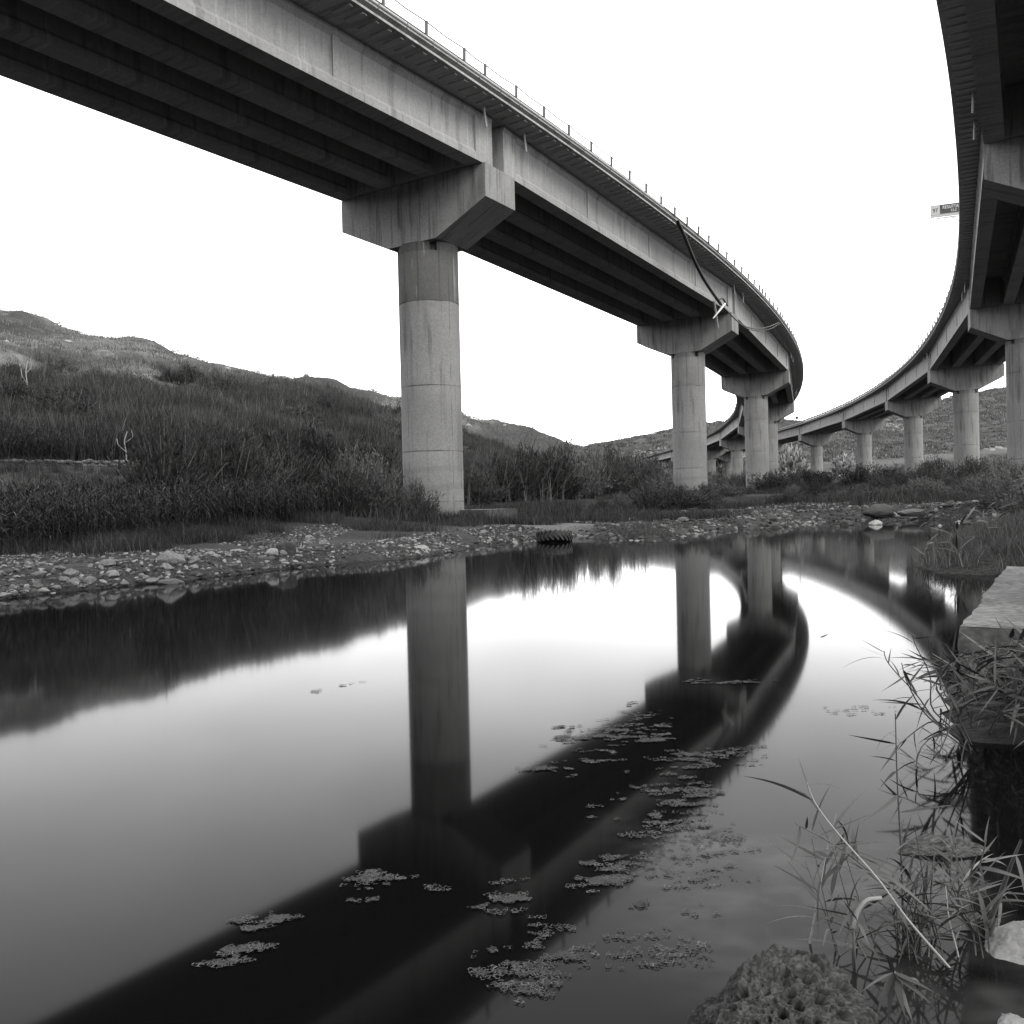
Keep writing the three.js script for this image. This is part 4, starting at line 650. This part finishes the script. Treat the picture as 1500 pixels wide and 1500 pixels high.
{
  const gA = 'scrub along the foot of the left slope', lA = 'feathery bush at the foot of the left slope';
  for (const [px, py, Z, h, w, t] of [[235, 765, 29, 3.2, 2.6, 0], [275, 765, 31, 3.4, 2.8, 0], [330, 762, 33, 3.4, 2.8, 0], [372, 762, 35, 2.8, 2.4, 1], [420, 760, 37, 3.0, 2.6, 0], [455, 762, 38, 2.2, 2.2, 1], [492, 762, 37, 2.5, 2.4, 1], [528, 762, 38, 2.9, 2.4, 2], [556, 762, 38, 2.5, 2.2, 2], [390, 750, 44, 3.4, 3.2, 0], [450, 745, 46, 3.6, 3.2, 0], [500, 745, 46, 3.4, 3.2, 0], [550, 742, 46, 3.2, 3.0, 0], [585, 745, 45, 2.6, 2.6, 1], [700, 742, 50, 2.6, 2.6, 1], [735, 742, 53, 3.0, 2.8, 0], [770, 742, 54, 3.4, 3.0, 0], [800, 742, 56, 3.6, 3.2, 0], [835, 742, 58, 3.4, 3.0, 1], [862, 740, 62, 3.4, 3.2, 2], [895, 737, 66, 3.6, 3.2, 1], [925, 735, 70, 3.4, 3.0, 1], [950, 735, 74, 3.0, 3, 2], [880, 722, 78, 4, 3.6, 1], [830, 718, 76, 4, 3.6, 1], [920, 712, 92, 4.4, 4, 1], [780, 715, 72, 3.6, 3.4, 1], [955, 712, 96, 4.2, 4, 1]]) { const p = at(px, py, Z); shrub(p.x, Z, h, w, t, lA, gA); }
  const p = at(613, 770, 37); shrub(p.x, 37, 1.7, 1.5, 1, 'small bushy shrub against the foot of the tall pier');
  const q2 = at(1376, 706, 122); shrub(q2.x, 122, 4.4, 4.2, 0, 'dark rounded bush between two piers of the far viaduct bend');
  const r = rng(15), gB = 'scrub on the flood plain below the viaducts', lB = 'low bush in the scrub belt on the flood plain below the viaducts';
  for (let i = 0, k = 0; i < 700 && k < 105; i++) { const z = 72 + 150 * Math.pow(r(), 1.2), x = rr(r, 0.15, 0.56) * z; if (nearPier(x, z, 2.6)) continue; if (x < toeX(z)) continue; if (x > 22 && z < 84 && r() < 0.6) continue; const h = rr(r, 1.4, 3.2); shrub(x, z, h, h * rr(r, 0.9, 1.5), [0, 0, 1, 1, 2][Math.floor(r() * 5)], lB, gB); k++; }
  for (let i = 0, k = 0; i < 600 && k < 60; i++) { const z = rr(r, 47, 76), x = rr(r, toeX(z), z * 0.5); if (nearPier(x, z, 1.8) || sd(river, x, z) < 4 || sd(channel, x, z) < 0.6 || (x < 4 && z < 49)) continue; const h = rr(r, 0.4, 1.3) * (x < 11 ? 1.5 : 1); shrub(x, z, h, h * rr(r, 1.0, 1.9), [0, 1, 1, 2][Math.floor(r() * 4)], 'knee-high bush in the rough ground behind the gravel bar', 'low scrub behind the gravel bar'); k++; }
  const gC = 'pale bushes on the right bank', lC = 'pale wispy bush on the right bank past the slab';
  for (const [px, Z, h] of [[1455, 40, 1.5], [1475, 38, 1.4], [1490, 42, 1.8], [1440, 46, 1.4], [1465, 50, 1.7], [1495, 34, 1.2], [1425, 52, 1.2], [1485, 56, 2]]) { const p = at(px, 740, Z); shrub(p.x, Z, h, h * 1.2, 2, lC, gC); }
}
{ // bushes and dead stalks breaking up the reed slope
  const r = rng(61), gH = 'bushes dotted over the reed slope', lH = 'rounded bush among the reeds of the left hillside';
  for (let i = 0, k = 0; i < 900 && k < 46; i++) { const z = rr(r, 42, 112), x = toeX(z) - rr(r, 4, 50); if (x < -0.56 * z || nearPier(x, z, 3)) continue; const h = groundH(x, z); if (h < 3.5 || h > 14) continue; const q = rr(r, 1.2, 2.6); shrub(x, z, q, q * rr(r, 0.9, 1.6), [0, 0, 1, 2][Math.floor(r() * 4)], lH, gH); k++; }
  scatter('dead_stalks', 'pale dead stalks standing through the hillside reeds', 'reeds', clump(5, 2.3, 0.5, 0.035, 65, 0.5), 1500, 66, q => { const z = 22 + 95 * q(), x = toeX(z) - q() * 45; if (x < -0.56 * z) return null; const h = groundH(x, z); if (h < 0.9 || h > 14 || (z < 45 && x < -7 && h > 1.6 && h < 3.4)) return null; return [x, h - 0.05, z, rr(q, 0.5, 1.0) * (z < 40 ? 0.7 : 1), 0.09 + 0.14 * q()]; });
}
// terrace wall of rubble
{
  const a = at(-20, 676, 37), b = at(216, 678, 41), root = thing('rubble_wall', 'low dry stone terrace wall above the cane bed', 'wall', [a.x, 0, a.z]); const r = rng(33), gs = [];
  const d = b.clone().sub(a), len = Math.hypot(d.x, d.z); d.normalize();
  for (let s = 0; s < len; s += 0.2) for (let row = 0; row < 6; row++) { const t = s + rr(r, -0.06, 0.06), x = a.x + d.x * t, z = a.z + d.z * t, y = CH + ray(100, 676)[1] * 39 - 0.02 - row * 0.17 + rr(r, -0.03, 0.03); const q = rockGeos[Math.floor(r() * 7)].clone(); q.rotateY(r() * 6); const k = rr(r, 0.09, 0.17); q.scale(k * 1.2, k, k); q.translate(x - a.x, y, z - a.z + rr(r, -0.08, 0.08)); gs.push(q); }
  mesh('stones', mergeGeometries(gs), C.rock[1], root, 'stuff');
}
// bare saplings on the terrace
function sapling(px, py, Z, h, label) { const b = at(px, py, Z); b.y = groundH(b.x, Z); const root = thing('bare_sapling', label, 'tree', b.toArray()); mesh('trunk', tubePath([V(0, -0.1, 0), V(0.05, h * 0.35, 0), V(0.0, h * 0.7, 0.05), V(0.12, h, 0)], 0.028, 16, 6), C.stem[2], root); mesh('branch', tubePath([V(0.05, h * 0.4, 0), V(-0.25, h * 0.62, 0.1), V(-0.35, h * 0.8, 0)], 0.018, 12, 5), C.stem[2], root); mesh('branch', tubePath([V(0.02, h * 0.68, 0), V(0.3, h * 0.85, -0.1), V(0.3, h * 1.05, 0)], 0.016, 12, 5), C.stem[2], root); }
sapling(184, 672, 42, 1.5, 'pale bare forked sapling standing on the terrace wall'); sapling(40, 560, 66, 2.6, 'tall bare pale stem among the hillside reeds');

// ---------------------------------------------------------------- floating weed
{
  const bit = (() => { const pos = [], idx = [], r = rng(4); for (let i = 0; i < 5; i++) { const x = rr(r, -1.3, 1.3), z = rr(r, -1, 1), y = rr(r, 0.02, 0.16), a = r() * 6.3, l = rr(r, 0.4, 1.1), w = rr(r, 0.1, 0.22), tl = rr(r, -0.14, 0.14), b = pos.length / 3, cx = Math.cos(a), sx = Math.sin(a); pos.push(x - cx * l, y, z - sx * l, x - sx * w, y + tl, z + cx * w, x + cx * l, y + tl * 0.4, z + sx * l, x + sx * w, y + 0.1, z - cx * w); idx.push(b, b + 1, b + 2, b, b + 2, b + 3); } const g = new THREE.BufferGeometry(); g.setAttribute('position', new THREE.Float32BufferAttribute(pos, 3)); g.setIndex(idx); g.computeVertexNormals(); return g; })();
  const mat = new THREE.MeshStandardMaterial({ roughness: 0.6, side: THREE.DoubleSide });
  const mats = [[872, 1100, 95, 48, 1500], [1030, 1112, 95, 20, 700], [1010, 1160, 75, 40, 800], [930, 1062, 55, 24, 350], [1050, 999, 105, 6, 260], [850, 1293, 78, 30, 800], [738, 1325, 45, 26, 300], [800, 1400, 90, 50, 520], [755, 1450, 60, 30, 160], [540, 1292, 60, 26, 360], [1000, 1265, 130, 55, 300], [950, 1390, 120, 60, 220], [382, 1356, 55, 16, 320], [342, 1408, 50, 17, 320], [520, 1003, 40, 7, 60], [460, 1015, 25, 6, 30], [922, 1034, 16, 5, 40], [1285, 1035, 65, 16, 90], [1010, 1215, 90, 40, 350], [935, 1330, 30, 10, 60], [1065, 1245, 80, 30, 220], [880, 1180, 40, 16, 80], [960, 1210, 30, 10, 60], [965, 1195, 30, 8, 60], [645, 1302, 30, 8, 40]];
  const r = rng(19);
  mats.forEach(([px, py, hw, hh, n], mi) => {
    const list = []; let gd = 0;
    while (list.length < n * 0.42 && gd++ < n * 30) { const a = rr(r, -1, 1), b = rr(r, -1, 1), x = px + a * hw * 1.2, y = py + b * hh * 1.2 - a * hh * 0.4; const p = onY(x, y); const e = 0.75 - Math.hypot(a, b) + 1.3 * fbm(p.x * 1.5, p.z * 2.2, mi, 3) + 1.5 * fbm(p.x * 5, p.z * 9, mi, 4); if (e < 0.2 + 0.35 * r() || fbm(p.x * 7, p.z * 24, mi + 0.5, 3) < -0.02 + 0.12 * r()) continue; list.push(p); }
    const im = new THREE.InstancedMesh(bit, mat, Math.max(1, list.length)), d = new THREE.Object3D(); im.name = numbered('floating_weed');
    list.forEach((p, i) => { const s = rr(r, 0.006, 0.013) * (0.75 + 0.06 * -p.z); d.position.set(p.x, 0.004, p.z); d.rotation.set(0, r() * 6.3, 0); d.scale.set(s * 1.2, s * 0.7, s); d.updateMatrix(); im.setMatrixAt(i, d.matrix); im.setColorAt(i, lin(0.025 + 0.2 * r() * r() * r())); });
    im.castShadow = im.receiveShadow = true; scene.add(im); tag(im, 'ragged raft of weed floating on the dark water', 'weed', 'rafts of floating weed', 'stuff');
  });
  const p = onY(1208, 936); const lf = thing('floating_leaf', 'lone dark leaf floating on the bright water', 'leaf', [p.x, 0.01, p.z]); const o = putLeaf(lf, V(-0.03, 0, 0), V(0.04, 0.03, 0), 0.05, 0, 0); 
}
renderer.render(scene, camera);
